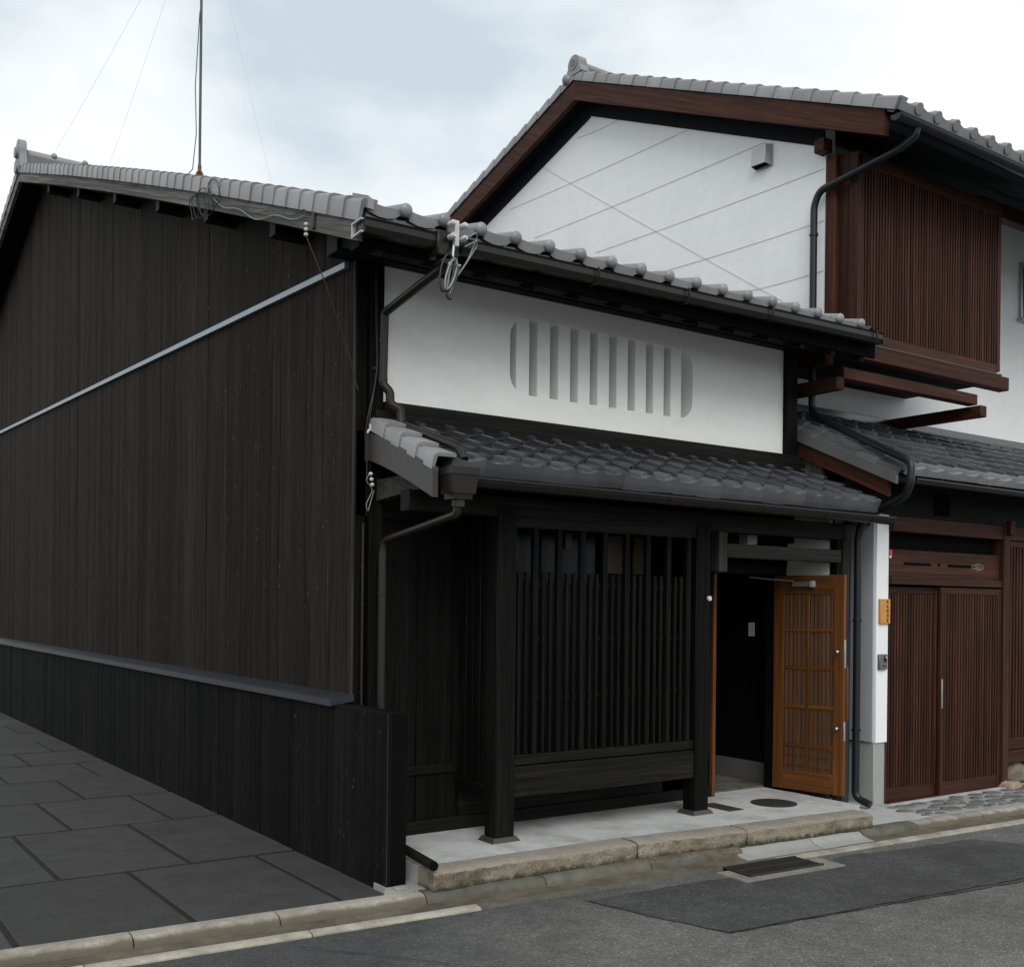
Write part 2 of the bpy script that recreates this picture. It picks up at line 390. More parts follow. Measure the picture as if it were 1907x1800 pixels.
def bend(pts, r=.08, n=5):                          # round the corners of a path
    P = [Vector(p) for p in pts]; o = [P[0]]
    for i in range(1, len(P) - 1):
        a, b, c = P[i - 1], P[i], P[i + 1]
        ra = min(r, (a - b).length * .45, (c - b).length * .45)
        s, e = b + (a - b).normalized() * ra, b + (c - b).normalized() * ra
        for k in range(n + 1):
            t = k / n; o.append(s * (1 - t) ** 2 + b * 2 * t * (1 - t) + e * t * t)
    return o + [P[-1]]
def catenary(a, b, sag, n=14):
    a, b = Vector(a), Vector(b)
    return [a.lerp(b, i / n) - Vector((0, 0, sag * 4 * (i / n) * (1 - i / n))) for i in range(n + 1)]
def rough_block(name, mat, parent, poly_front, depth, z0, z1, amp, seed, nx=None, nz=7):
    """stone with a hewn front face: front from a to b (xy), depth going back (+y)"""
    (ax, ay), (bx, by) = poly_front; L = math.hypot(bx - ax, by - ay)
    nx = nx or max(6, int(L / .022)); mb = MB(); vs = []; fs = []
    nd = 3
    rows = [('f', k / nz) for k in range(nz + 1)] + [('t', k / nd) for k in range(1, nd + 1)]
    for kind, t in rows:
        for i in range(nx + 1):
            u = i / nx; x = ax + (bx - ax) * u; y = ay + (by - ay) * u
            if kind == 'f': z = z0 + (z1 - z0) * t; yy = y
            else: z = z1; yy = y + depth * t
            n = noise.noise(Vector((x * 4 + seed, yy * 4, z * 7))) + .55 * noise.noise(Vector((x * 13 + seed, yy * 13, z * 16))) + .35 * noise.noise(Vector((x * 37 + seed, yy * 37, z * 40)))
            edge = 0.014 if (kind == 'f' and t == 1) else 0
            if kind == 'f': yy += amp * n + edge; z -= edge * .6
            else: z += amp * .14 * n
            if i == 0: x += abs(n) * amp * .4 + .003
            if i == nx: x -= abs(n) * amp * .4 + .003
            vs.append((x, yy, z))
    W_ = nx + 1
    for r in range(len(rows) - 1):
        for i in range(nx): fs.append((r * W_ + i, r * W_ + i + 1, (r + 1) * W_ + i + 1, (r + 1) * W_ + i))
    for i in (0, nx):                                  # end faces
        col = [r * W_ + i for r in range(len(rows))]
        k = len(vs); vs.append((vs[col[-1]][0], vs[col[-1]][1], z0)); fs.append(tuple(col + [k]))
    mb.add(vs, fs); return mb.build(name, mat, parent, True, 50)

# ================================================================== GROUND, ROAD, KERB
struct(MB().add([(-220, -220, -.03), (260, -220, -.03), (260, 260, -.03), (-220, 260, -.03)], [(0, 1, 2, 3)]).build('ground', 'asphalt_left'), 'dark asphalt ground reaching to the horizon')
RZ = .065
TK = R(3.3); KO = Vector((0.98, 5.80)); KD = Vector((math.cos(TK), -math.sin(TK))); KN = Vector((-math.sin(TK), -math.cos(TK)))
def K(s, off): p = KO + KD * s + KN * off; return p.x, p.y
def strip(name, mat, s0, s1, prof, parent=None):     # prof: (offset to street, z), open section swept along the kerb
    mb = MB(); n = len(prof); N = max(1, int((s1 - s0) / .12)); vs = []; fs = []
    for k in range(N + 1):
        s = s0 + (s1 - s0) * k / N
        for off, z in prof:
            j = .0035 * noise.noise(Vector((s * 4, off * 9, 3.1))) if 0 < k < N else 0
            vs.append((*K(s, off + j), z + j))
    for k in range(N):
        for i in range(n - 1): fs.append((k * n + i, k * n + i + 1, (k + 1) * n + i + 1, (k + 1) * n + i))
    fs += [tuple(range(n)), tuple(range(N * n, N * n + n))[::-1]]
    mb.add(vs, fs); return mb.build(name, mat, parent, True, 40)
road = struct(MB().add([(*K(-40, .345), RZ), (*K(60, .345), RZ), (*K(60, 9), RZ), (*K(-40, 9), RZ)], [(0, 1, 2, 3)]).build('road', 'asphalt_old'), 'worn pale grey asphalt street')
jag = []
P = [(4.30, 5.30), (4.42, 4.75), (4.56, 4.34), (5.2, 4.27), (5.9, 4.20), (6.5, 4.13), (7.15, 4.06), (7.9, 4.04), (8.4, 4.45), (8.1, 5.05), (7.35, 5.12), (6.72, 5.22), (5.9, 5.14), (5.3, 5.26)]
P = [(x * .965, y * .965) for x, y in P]
for i, p in enumerate(P):
    q = P[(i + 1) % len(P)]
    for k in range(6):
        t = k / 6; x = p[0] + (q[0] - p[0]) * t; y = p[1] + (q[1] - p[1]) * t
        jag.append((x + .018 * noise.noise(Vector((x * 8, y * 8, 1))), y + .018 * noise.noise(Vector((x * 8, y * 8, 5))), RZ + .006))
struct(MB().add(jag, [tuple(range(len(jag)))]).build('asphalt_patch', 'asphalt_dark'), 'dark relaid asphalt patch in the street')
# crack lines along the patch
for k, (a, b) in enumerate([((4.56, 4.335), (7.9, 4.035)), ((7.9, 4.035), (10.5, 3.55)), ((2.4, 5.42), (3.6, 3.9)), ((4.28, 5.34), (4.56, 4.335))]):
    vs = []; fs = []; N = 40; a = (a[0] * .965, a[1] * .965); b = (b[0] * .965, b[1] * .965)
    for i in range(N + 1):
        t = i / N; x = a[0] + (b[0] - a[0]) * t; y = a[1] + (b[1] - a[1]) * t
        d = .03 * noise.noise(Vector((x * 5, y * 5, k))) + .012 * noise.noise(Vector((x * 22, y * 22, k)))
        w = .0045 + .004 * noise.noise(Vector((x * 9, y * 9, 7 + k)))
        vs += [(x - .2 * d, y + d - w, RZ + .010), (x - .2 * d, y + d + w, RZ + .010)]
    for i in range(N): fs.append((2 * i, 2 * i + 1, 2 * i + 3, 2 * i + 2))
    struct(MB().add(vs, fs).build('asphalt_crack', 'joint'), 'thin dark crack line in the asphalt')

# kerb stones, channel and apron
kerb = struct(bpy.data.objects.new('kerb', None), 'pale concrete kerb along the street'); COL.objects.link(kerb); kerb.location = (1, 5.92, 0)
KP = [(0, -.03), (0, .133), (.010, .136), (.080, .134), (.105, .127), (.120, .115), (.132, .092), (.136, -.03)]
KPN = [(0, -.03), (0, .125), (.02, .128), (.085, .124), (.11, .114), (.125, .101), (.17, .087), (.235, .081), (.24, -.03)]
ks = [-6, -4.8, -3.6, -2.4, -1.2, -.15, .62, 1.40, 2.3]
for a, b in zip(ks, ks[1:]): strip('kerb_stone', 'kerb', a + .004, b - .004, KP, kerb)
for a, b in zip([2.3, 3.15, 4.0], [3.15, 4.0, 4.55]): strip('kerb_stone', 'kerb_wet', a + .004, b - .004, KP, kerb)
for a, b in zip([4.9, 5.55], [5.05, 6.10]): strip('kerb_stone', 'kerb_new', a + .004 if a > 5 else 4.78, (b if a > 5 else 5.545), KPN, kerb)
strip('kerb_stone', 'kerb_wet', 6.105, 6.75, KP, kerb)
ks = [6.75, 7.6, 8.45, 9.3, 10.15, 11, 12, 13, 14, 16, 18]
for a, b in zip(ks, ks[1:]): strip('kerb_stone', 'kerb', a + .004, b - .004, KP, kerb)
ch = strip('gutter_channel', 'channel', -6, 18, [(.09, -.02), (.09, .084), (.19, .077), (.285, .078), (.285, -.02)]); struct(ch, 'dirty shallow gutter channel below the kerb')
ap = struct(bpy.data.objects.new('gutter_apron', None), 'pale concrete strip between gutter channel and asphalt'); COL.objects.link(ap); ap.location = (1, 5.6, 0)
for a, b in [(-6, -3), (-3, -1.5), (-1.5, -.35), (-.35, .35), (.35, 1.5), (1.5, 2.55)]:
    strip('apron_slab', 'apron', a + .004, b - .004, [(.275, -.02), (.275, .083), (.285, .086), (.335, .081), (.352, .073), (.356, -.02)], ap)
for a, b in [(2.55, 4.6)]:
    strip('apron_slab', 'kerb_wet', a + .004, b - .004, [(.275, -.02), (.275, .080), (.30, .081), (.335, .077), (.35, -.02)], ap)
for a, b in [(5.0, 6.2), (6.2, 7.7), (7.7, 9.2), (9.2, 10.7), (10.7, 14)]:
    strip('apron_slab', 'apron', a + .004, b - .004, [(.265, -.02), (.265, .081), (.28, .083), (.335, .077), (.352, -.02)], ap)

# left side passage of charcoal slabs
pav = struct(bpy.data.objects.new('side_pavement', None), 'charcoal slab paving beside the black fence'); COL.objects.link(pav); pav.location = (0, 6, 0)
def kerb_y(x): return 5.80 - (x - .98) * math.tan(TK) + .003
MB().prism([(-6, kerb_y(-6)), (3.2, kerb_y(3.2)), (3.2, 30), (-6, 30)], -.02, .0965).build('bedding', 'joint', pav, False)
rows = [5.0, 7.19, 8.72, 10.03, 11.24, 12.35, 13.4, 14.4, 15.4, 16.4, 17.4, 18.4, 19.4, 20.4, 21.4, 22.4, 23.4]
jts = [[-2.5, -1.6, -.7, .2, 1.09, 1.985, 2.85, 3.2], [-2.9, -2.0, -1.1, -.2, .7, 1.57, 2.405, 3.2]]
for r in range(len(rows) - 1):
    J = jts[r % 2] if r != 2 else [-2.5, -1.6, -.7, .2, 1.2, 1.99, 2.77, 3.2]
    for a, b in zip(J, J[1:]):
        y0, y1 = rows[r] + .022, rows[r + 1] - .022; x0, x1 = a + .017, b - .017
        dz = random.uniform(-.0012, .0035)
        if r == 0: poly = [(x0, kerb_y(x0)), (x1, kerb_y(x1)), (x1, y1), (x0, y1)]
        else: poly = [(x0, y0), (x1, y0), (x1, y1), (x0, y1)]
        cxm = sum(p[0] for p in poly) / 4; cym = sum(p[1] for p in poly) / 4
        ins = [(p[0] + (.006 if p[0] < cxm else -.006), p[1] + (.006 if p[1] < cym else -.006)) for p in poly]
        v = [(*p, .05) for p in poly] + [(*p, .0985 + dz) for p in poly] + [(*p, .1015 + dz) for p in ins]
        f = [(8, 9, 10, 11)] + [(4 * q + i, 4 * q + (i + 1) % 4, 4 * q + 4 + (i + 1) % 4, 4 * q + 4 + i) for q in (0, 1) for i in range(4)]
        MB().add(v, f).build('paving_slab', 'paver', pav, False)

# entrance platform
plat = struct(bpy.data.objects.new('entrance_platform', None), 'pale concrete entrance platform edged with buff granite'); COL.objects.link(plat); plat.location = (5.3, 6.1, 0)
MB().prism([(3.36, 5.755), (4.93, 5.735), (5.90, 5.635), (7.24, 5.55), (7.46, 5.66), (7.46, 6.75), (3.3, 6.75)], 0, .247).build('slab', 'concrete', plat, False)
rough_block('granite_block', 'granite', plat, ((3.33, 5.572), (4.93, 5.548)), .19, .118, .25, .017, 1)
rough_block('granite_block', 'granite', plat, ((4.94, 5.546), (5.90, 5.450)), .19, .118, .25, .018, 9)
rough_block('granite_block', 'granite', plat, ((5.91, 5.448), (7.24, 5.365)), .19, .118, .25, .016, 21)
rough_block('granite_block', 'granite_low', plat, ((4.80, 5.468), (5.80, 5.395)), .14, -.02, .140, .014, 33)
MB().prism([(7.25, kerb_y(7.25)), (8.06, kerb_y(8.06)), (8.06, 6.3), (7.47, 6.3), (7.47, 5.64), (7.25, 5.56)], 0, .138).build('concrete_pad', 'concrete', plat, False)
MB().prism([(3.06, kerb_y(3.06)), (3.42, kerb_y(3.42)), (3.42, 5.9), (3.13, 5.95), (3.13, 5.80)], 0, .139).build('concrete_pad', 'kerb_new', plat, False)
MB().box(3.15, 3.24, 5.69, 5.75, .13, .158, .008).build('concrete_lump', 'kerb_new', plat)

# pebble strip before the brown house
cob = struct(bpy.data.objects.new('pebble_paving', None), 'strip of river stones set in mortar before the brown doors'); COL.objects.link(cob); cob.location = (9, 5.7, 0)
MB().prism([(8.0, kerb_y(8) - .0), (14, kerb_y(14)), (14, 6.6), (8.0, 6.6)], 0, .136).build('mortar_bed', 'mortar', cob, False)
box('door_sill', 'concrete', cob, 8.22, 10.0, 5.86, 6.12, .09, .1415)
random.seed(4)
y = None; x = 8.12
placed = []
tries = 0
while len(placed) < 90 and tries < 9000:
    tries += 1
    px, py = random.uniform(8.05, 11.8), random.uniform(5.15, 5.82); r = random.uniform(.07, .125) if tries < 3000 else random.uniform(.035, .06)
    if py < kerb_y(px) + r * .75 + .02: continue
    if any((px - a) ** 2 / 1.9 + (py - b) ** 2 < ((r + c) * .80) ** 2 for a, b, c in placed): continue
    placed.append((px, py, r))
for px, py, r in placed:
    n = random.randint(6, 8); ph = random.random() * 6; pol = []
    for k in range(n):
        a = ph + 2 * math.pi * k / n; q = r * random.uniform(.8, 1.08)
        pol.append((px + q * 1.35 * math.cos(a), py + q * .85 * math.sin(a)))
    h = .139 + random.uniform(0, .005)
    v = [(*p, .13) for p in pol] + [(px + (p[0] - px) * .92, py + (p[1] - py) * .92, h) for p in pol] + [(px + (p[0] - px) * .6, py + (p[1] - py) * .6, h + .004) for p in pol]
    f = [(q * n + i, q * n + (i + 1) % n, q * n + n + (i + 1) % n, q * n + n + i) for q in (0, 1) for i in range(n)] + [tuple(range(2 * n, 3 * n))]
    MB().add(v, f).build('river_stone', 'cobble', cob, True, 60)

# ================================================================== BLACK TOWNHOUSE
H = thing('black_townhouse', 'old black timber townhouse with white plaster upper wall and tiled roofs', 'house', (5.4, 8, 0))
RX0, RX1 = 2.95, 7.92                       # roof ends
EY, RY, BY = 5.86, 16.45, 22.0              # eave, ridge, back eave
def zb(Y):                                  # top of bargeboard / underside of roof boarding
    if Y <= RY: d = Y - 5.95; return 4.20 + .372 * d - .0021 * d * d
    return zb(RY) - .30 * (Y - RY)
YS = [EY + (RY - EY) * i / 24 for i in range(25)]; YB = [RY + (BY - RY) * i / 8 for i in range(1, 9)]
def roof_slab(name, mat, parent, x0, x1, ys, lo, hi, zf=zb):
    n = len(ys); v = []
    for x in (x0, x1):
        v += [(x, y, zf(y) + lo) for y in ys] + [(x, y, zf(y) + hi) for y in ys]
    f = []
    for i in range(n - 1):
        f += [(i, i + 1, n + i + 1, n + i), (2 * n + i, 3 * n + i, 3 * n + i + 1, 2 * n + i + 1),
              (i, 2 * n + i, 2 * n + i + 1, i + 1), (n + i, n + i + 1, 3 * n + i + 1, 3 * n + i)]
    f += [(0, n, 3 * n, 2 * n), (n - 1, 3 * n - 1, 4 * n - 1, 2 * n - 1)]
    return MB().add(v, f).build(name, mat, parent, True, 30)
# gable wall of upright planks, each its own
gy = 6.60; k = 0
random.seed(11)
while gy < 20.6:
    w = random.choice((.128, .145, .155, .165, .182)); y0, y1 = gy + .0007, gy + w - .0007
    x = 3.280 + random.choice((0, .001, .002, .0035)); zt0, zt1 = zb(y0) - .02, zb(y1) - .02
    c = .0016
    v = [(3.31, y0, 1.0), (x + c, y0, 1.0), (x, y0 + c, 1.0), (x, y1 - c, 1.0), (x + c, y1, 1.0), (3.31, y1, 1.0)]
    v += [(p[0], p[1], (zt0 if q < 3 else zt1)) for q, p in enumerate(v)]
    f = [(i, i + 1, 7 + i, 6 + i) for i in range(5)] + [(0, 1, 2, 3, 4, 5), (6, 7, 8, 9, 10, 11)]
    MB().add(v, f).build('plank', 'plank', H, False); gy += w
ps = [6.62, 10, 14, RY, 18.5, 20.6]
v = [(3.312, y, .1) for y in ps] + [(3.312, y, zb(y) - .03) for y in ps]
MB().add(v, [(i, i + 1, len(ps) + i + 1, len(ps) + i) for i in range(len(ps) - 1)]).build('gable_backing', 'black', H, False)
# slanting metal flashing strip
MB().add([(x, y, z + dz) for y, z in ((6.70, 4.165), (20.5, 4.68)) for x, dz in ((3.30, -.024), (3.250, -.026), (3.250, .014), (3.262, .024), (3.30, .026))],
         [(i, (i + 1) % 5, 5 + (i + 1) % 5, 5 + i) for i in range(5)] + [(0, 1, 2, 3, 4), (5, 6, 7, 8, 9)]).build('metal_flashing', 'steel_strip', H, False)
box('corner_trim', 'grey_z', H, 3.272, 3.288, 6.580, 6.596, 1.2, 4.20, .002)
box('corner_board', 'dark_z', H, 3.290, 3.375, 6.585, 6.62, .2, 4.40)
box('corner_post', 'dark_z', H, 3.385, 3.485, 6.555, 6.70, .2, 4.40)
# bargeboard, soffit, purlins, roof deck
roof_slab('bargeboard', 'grey_y', H, RX0, RX0 + .045, [5.93] + YS[1:], -.135, -.002)
roof_slab('bargeboard', 'grey_y', H, RX0, RX0 + .045, [RY] + YB, -.135, -.002)
roof_slab('soffit', 'dark_y', H, RX0 + .05, RX1, [6.0] + YS[1:], -.14, 0)
roof_slab('soffit', 'dark_y', H, RX0 + .05, RX1, [RY] + YB, -.14, 0)
roof_slab('roof_deck', 'tile_dark', H, RX0 + .02, RX1 - .01, [5.84] + YS[1:], .003, .05)
roof_slab('roof_deck', 'tile_dark', H, RX0 + .02, RX1 - .01, [RY] + YB, .003, .05)
for y in (7.42, 8.85, 10.2, 11.7, 13.3, 14.9):
    box('purlin', 'dark_x', H, RX0 + .075, 3.33, y - .055, y + .055, zb(y) - .235, zb(y) - .10)
box('wall_plate', 'dark_x', H, 3.10, 7.78, 6.50, 6.66, 4.175, 4.40)
box('eave_beam', 'dark_y', H, 3.02, 7.86, 6.02, 6.14, 4.06, 4.18)
for i in range(13):
    x = 3.15 + i * .385
    MB().add([(x - .025, 5.92, zb(5.92) - .2), (x + .025, 5.92, zb(5.92) - .2), (x + .025, 6.6, zb(6.6) - .2), (x - .025, 6.6, zb(6.6) - .2),
              (x - .025, 5.92, zb(5.92) - .138), (x + .025, 5.92, zb(5.92) - .138), (x + .025, 6.6, zb(6.6) - .138), (x - .025, 6.6, zb(6.6) - .138)],
             [(0, 1, 2, 3), (4, 5, 6, 7), (0, 1, 5, 4), (1, 2, 6, 5), (2, 3, 7, 6), (3, 0, 4, 7)]).build('rafter', 'dark_y', H, False)
box('fascia', 'black', H, RX0 + .05, RX1, 5.895, 5.925, 4.03, 4.19)

# ---- tiles: shared meshes
WP = [(0, .014), (.09, .007), (.25, .002), (.45, 0), (.64, .002), (.745, .007), (.76, .028), (.775, .039), (.805, .045), (.87, .046), (.915, .041), (.94, .028), (.96, .017), (1.0, .014)]
TS = [p[0] for p in WP]
def wave(u, w):                              # shallow trough with a roll on the right
    t = u / w
    pts = WP
    for (a, h), (b, g) in zip(pts, pts[1:]):
        if a <= t <= b: return h + (g - h) * (t - a) / (b - a)
    return .03
def pan_tile(name, w, L, mat, th=.020, apron=0, lift=.030):
    """origin at the tile's lower left corner; u along +x, slope along +y"""
    us = [t * w * 1.03 for t in TS]; hs = [wave(t * w, w) for t in TS]; n = len(us)
    if apron:                                  # eave tile: scalloped face in front, the roll starts behind it
        fr = [.006 + .030 * abs(2 * t - 1) ** 2.2 for t in TS]; c = .042
        lv = [(0, [-apron] * n), (0, [h + lift for h in fr]), (c, [h + lift for h in fr]), (c + .002, [h + lift for h in hs]), (L, hs)]
        v = [(u, y, z) for y, zs in lv for u, z in zip(us, zs)] + [(u, .03, -apron) for u in us]
        f = [(k * n + i, k * n + i + 1, k * n + n + i + 1, k * n + n + i) for k in range(4) for i in range(n - 1)]
        f += [(5 * n + i, 5 * n + i + 1, i + 1, i) for i in range(n - 1)]
        f += [(0, n, 2 * n, 5 * n), (n - 1, 2 * n - 1, 3 * n - 1, 6 * n - 1), (2 * n, 3 * n, 4 * n, 5 * n), (3 * n - 1, 4 * n - 1, 5 * n - 1, 6 * n - 1)]
        return MB().add(v, f).mesh(name, mat, True, 28)
    v = [(u, 0, h + lift) for u, h in zip(us, hs)] + [(u, L, h) for u, h in zip(us, hs)]
    v += [(u, 0, h + lift - th) for u, h in zip(us, hs)] + [(u, .10, h + lift - th) for u, h in zip(us, hs)]
    f = [(i, i + 1, n + i + 1, n + i) for i in range(n - 1)] + [(2 * n + i, 2 * n + i + 1, i + 1, i) for i in range(n - 1)]
    f += [(3 * n + i, 3 * n + i + 1, 2 * n + i + 1, 2 * n + i) for i in range(n - 1)]
    f += [(0, n, 3 * n, 2 * n), (n - 1, 3 * n - 1, 4 * n - 1, 2 * n - 1)]
    return MB().add(v, f).mesh(name, mat, True, 28)
def tile_rows(parent, mat, x0, ncol, w, ye, ze, slope, nrow, exp, apron_mat=None, apron=.075, sag=None):
    a = math.atan(slope)
    me = pan_tile('roof_tile', w, exp * 1.22, mat); ea = pan_tile('eave_tile', w, exp * 1.22, apron_mat or mat, apron=apron)
    for r in range(nrow):
        for c in range(ncol):
            o = obj('roof_tile' if r else 'eave_tile', me if r else ea, parent,
                    (x0 + c * w, ye + r * exp * math.cos(a), ze + r * exp * math.sin(a) + random.uniform(-.002, .002)))
            o.rotation_euler = (a + random.uniform(-.012, .012), random.uniform(-.012, .012), random.uniform(-.01, .01))
# verge tiles along the gable edge
def verge_mesh(name, L, mat, drop=.105, top=.10, th=.018):
    """side flap facing -x at x=0, sloping along +y; small step at the lower end"""
    v = [(0, 0, -drop), (0, L, -drop * .93), (0, L, .004), (0, L - .02, .018), (0, .0, .026), (-.006, .0, -drop)]
    pr = [(-.008, -drop), (-.008, .008), (.002, .024), (.03, .034), (top, .034), (top, .012), (.02, .010), (.012, -drop)]
    n = len(pr); vs = [(p, 0, q) for p, q in pr] + [(p + .010, L, q - .018 if q > -.05 else q) for p, q in pr]
    f = [(i, (i + 1) % n, n + (i + 1) % n, n + i) for i in range(n)] + [tuple(range(n))[::-1], tuple(range(n, 2 * n))]
    return MB().add(vs, f).mesh(name, mat, True, 40)
vt = verge_mesh('verge_tile', .262, 'tile_pale')
def verge(parent, me, x, y0, y1, zf, pitch, dz, flip=False):
    y = y0
    while y < y1 - .05:
        dzdy = (zf(y + .1) - zf(y)) / .1; a = math.atan(dzdy)
        o = obj('verge_tile', me, parent, (x + random.uniform(-.003, .003), y, zf(y) + dz))
        o.rotation_euler = (a, 0, random.uniform(-.008, .008)); y += pitch * math.cos(a)
verge(H, vt, RX0 - .012, 5.83, RY - .1, zb, .236, .10)
vtb = verge_mesh('verge_tile_back', .262, 'tile_pale')
y = RY + .05
while y < 20.5:
    o = obj('verge_tile', vtb, H, (RX0 - .012, y, zb(y) + .10)); o.rotation_euler = (math.atan(-.30), 0, 0); y += .225
# field of tiles over the roof (hidden from the street, silhouette only)
def tile_field(name, mat, parent, x0, x1, ys, zf, w, dz):
    n = int(round((x1 - x0) / w)); w = (x1 - x0) / n; vs = []; fs = []
    us = [x0 + c * w + t * w for c in range(n) for t in (0, .25, .5, .7, .85, .95)] + [x1]; U = len(us)
    rows_ = []
    for a, b in zip(ys, ys[1:]): rows_ += [(a, .022), (b - .002, 0.0)]
    for y, l in rows_:
        for i, u in enumerate(us): vs.append((u, y, zf(y) + dz + l + wave(((u - x0) % w), w)))
    for r in range(len(rows_) - 1):
        for i in range(U - 1): fs.append((r * U + i, r * U + i + 1, (r + 1) * U + i + 1, (r + 1) * U + i))
    o = MB().add(vs, fs).build(name, mat, parent, True, 45); o['kind'] = 'stuff'; return o
fy = [5.86 + i * .235 for i in range(46)]; fy = [y for y in fy if y < RY] + [RY]
tile_field('tile_field', 'tile', H, RX0 + .08, RX1 - .06, fy, zb, .273, .052)
# eave tiles with domed bosses
def boss_tile(name, w, mat):
    us = [t * w for t in TS]; hs = [wave(t * w, w) for t in TS]; n = len(us); L = .28; ap = .062
    v = [(u, 0, h + .02) for u, h in zip(us, hs)] + [(u, L, h) for u, h in zip(us, hs)]
    bot = [-.028 - .018 * math.sin(math.pi * min(1, t / .72)) if t < .72 else -.012 for t in TS]
    v += [(u, 0, b) for u, b in zip(us, bot)] + [(u, .025, b) for u, b in zip(us, bot)]
    f = [(i, i + 1, n + i + 1, n + i) for i in range(n - 1)] + [(2 * n + i, 2 * n + i + 1, i + 1, i) for i in range(n - 1)]
    f += [(3 * n + i, 3 * n + i + 1, 2 * n + i + 1, 2 * n + i) for i in range(n - 1)] + [(0, n, 3 * n, 2 * n), (n - 1, 3 * n - 1, 4 * n - 1, 2 * n - 1)]
    return MB().add(v, f).mesh(name, mat, True, 45)
bt = boss_tile('eave_tile', .2735, 'tile_warm')
bm_ = MB().ball((0, 0, 0), .043, 16, 10, (1, .66, 1)).mesh('round_boss', 'tile_warm', True, 80)
sl = math.atan(.372); random.seed(3)
for c in range(17):
    x = 2.985 + c * .2735
    o = obj('eave_tile', bt, H, (x, 5.815 + random.uniform(-.003, .003), 4.235 + .003 * c / 17)); o.rotation_euler = (sl * .8, 0, random.uniform(-.01, .01))
    if c < 17:
        q = obj('round_boss', bm_, o, (0, 0, 0)); q.location = (.2385, -.006, .028)
MB().add([(2.96, 5.79, 4.215), (3.0, 5.79, 4.215), (3.0, 5.79, 4.27), (2.96, 5.79, 4.29), (2.96, 6.0, 4.3), (3.0, 6.0, 4.3), (3.0, 6.0, 4.36), (2.96, 6.0, 4.37)],
         [(0, 1, 2, 3), (4, 5, 6, 7), (0, 1, 5, 4), (2, 3, 7, 6), (0, 3, 7, 4), (1, 2, 6, 5)]).build('corner_tile', 'tile_warm', H)
# ridge with end ornament
rz = zb(RY) + .12
MB().sweep([(RY - .13, rz - .06), (RY + .13, rz - .06), (RY + .12, rz + .06), (RY + .09, rz + .12), (RY - .09, rz + .12), (RY - .12, rz + .06)], RX0 + .03, RX1).build('ridge_course', 'tile', H)
MB().sweep([(RY + .075 * math.cos(t), rz + .14 + .075 * math.sin(t)) for t in [2 * math.pi * i / 14 for i in range(14)]], RX0 + .1, RX1).build('ridge_cap', 'tile_warm', H)
for i in range(8): MB().ball((RX0 + .45 + i * .42, RY - .06, rz + .19), .042).build('ridge_boss', 'tile_warm', H)
orn = MB()
pr = []
for i in range(21):
    t = math.pi * i / 20 * 1.2 - .31
    pr.append((RY + .17 * math.cos(t), rz + .16 + .17 * math.sin(t)))
pr = [(RY + .21, rz - .1)] + pr + [(RY - .21, rz - .1)]
orn.sweep(pr, RX0 - .02, RX0 + .07)
oo = orn.build('ridge_end_ornament', 'tile_pale', H)
MB().tube([(RX0 - .06, RY, rz + .14), (RX0 + .05, RY, rz + .14)], .075, 18).build('ornament_disc', 'tile_pale', oo)
MB().tube([(RX0 - .05, RY + .02, rz - .06), (RX0 + .06, RY + .02, rz - .06)], .085, 18).build('ridge_boss', 'tile_pale', H)

# ---- upper front: plaster wall with slotted vent
PY = 6.60; X0, X1, Z0, Z1 = 3.475, 7.552, 3.235, 4.30
VX0, VX1, VZ0, VZ1, VR = 4.560, 6.430, 3.435, 4.008, .15
def rrect(x0, x1, z0, z1, r, n=7):
    p = []
    for cx_, cz_, a0 in ((x1 - r, z1 - r, 0), (x0 + r, z1 - r, 90), (x0 + r, z0 + r, 180), (x1 - r, z0 + r, 270)):
        for i in range(n + 1):
            a = R(a0 + 90 * i / n); p.append((cx_ + r * math.cos(a), cz_ + r * math.sin(a)))
    return p
hole = rrect(VX0, VX1, VZ0, VZ1, VR)
mcx, mcz = (VX0 + VX1) / 2, (VZ0 + VZ1) / 2; n = len(hole); outer = []
corners = {0: (X1, Z1), 1: (X0, Z1), 2: (X0, Z0), 3: (X1, Z0)}
for i, (hx, hz) in enumerate(hole):
    q, j = divmod(i, 8); cxn, czn = corners[q]
    if j in (3, 4): outer.append((cxn, czn) if j == 3 else (cxn, czn))
    else:
        a = j / 7
        if q == 0: outer.append((X1, hz) if a < .45 else (hx, Z1))
        elif q == 1: outer.append((hx, Z1) if a < .45 else (X0, hz))
        elif q == 2: outer.append((X0, hz) if a < .45 else (hx, Z0))
        else: outer.append((hx, Z0) if a < .45 else (X1, hz))
v = [(x, PY, z) for x, z in hole] + [(x, PY, z) for x, z in outer] + [(x, PY + .26, z) for x, z in hole]
f = []
for i in range(n):
    j = (i + 1) % n; f += [(i, j, n + j, n + i), (j, i, 2 * n + i, 2 * n + j)]
f.append(tuple(range(2 * n, 3 * n)))
MB().add(v, f).build('plaster_wall', 'plaster', H, True, 30)
pitch = (VX1 - VX0 + .012) / 9.62; bw = pitch * .62
for i in range(9):
    xa = VX0 + .062 + i * pitch * 1.0
    box('vent_bar', 'plaster', H, xa, xa + bw, PY + .008, PY + .26, VZ0 - .01, VZ1 + .01, .004)
box('right_post', 'dark_z', H, 7.553, 7.70, 6.555, 6.72, 3.20, 4.42)
box('plaster_sill', 'dark_x', H, 3.49, 7.72, 6.53, 6.64, 3.168, 3.238)
box('skirt_board', 'dark_x', H, 3.40, 7.74, 6.495, 6.60, 3.098, 3.166)
box('skirt_board', 'dark_x', H, 3.40, 7.78, 6.455, 6.58, 3.022, 3.094)

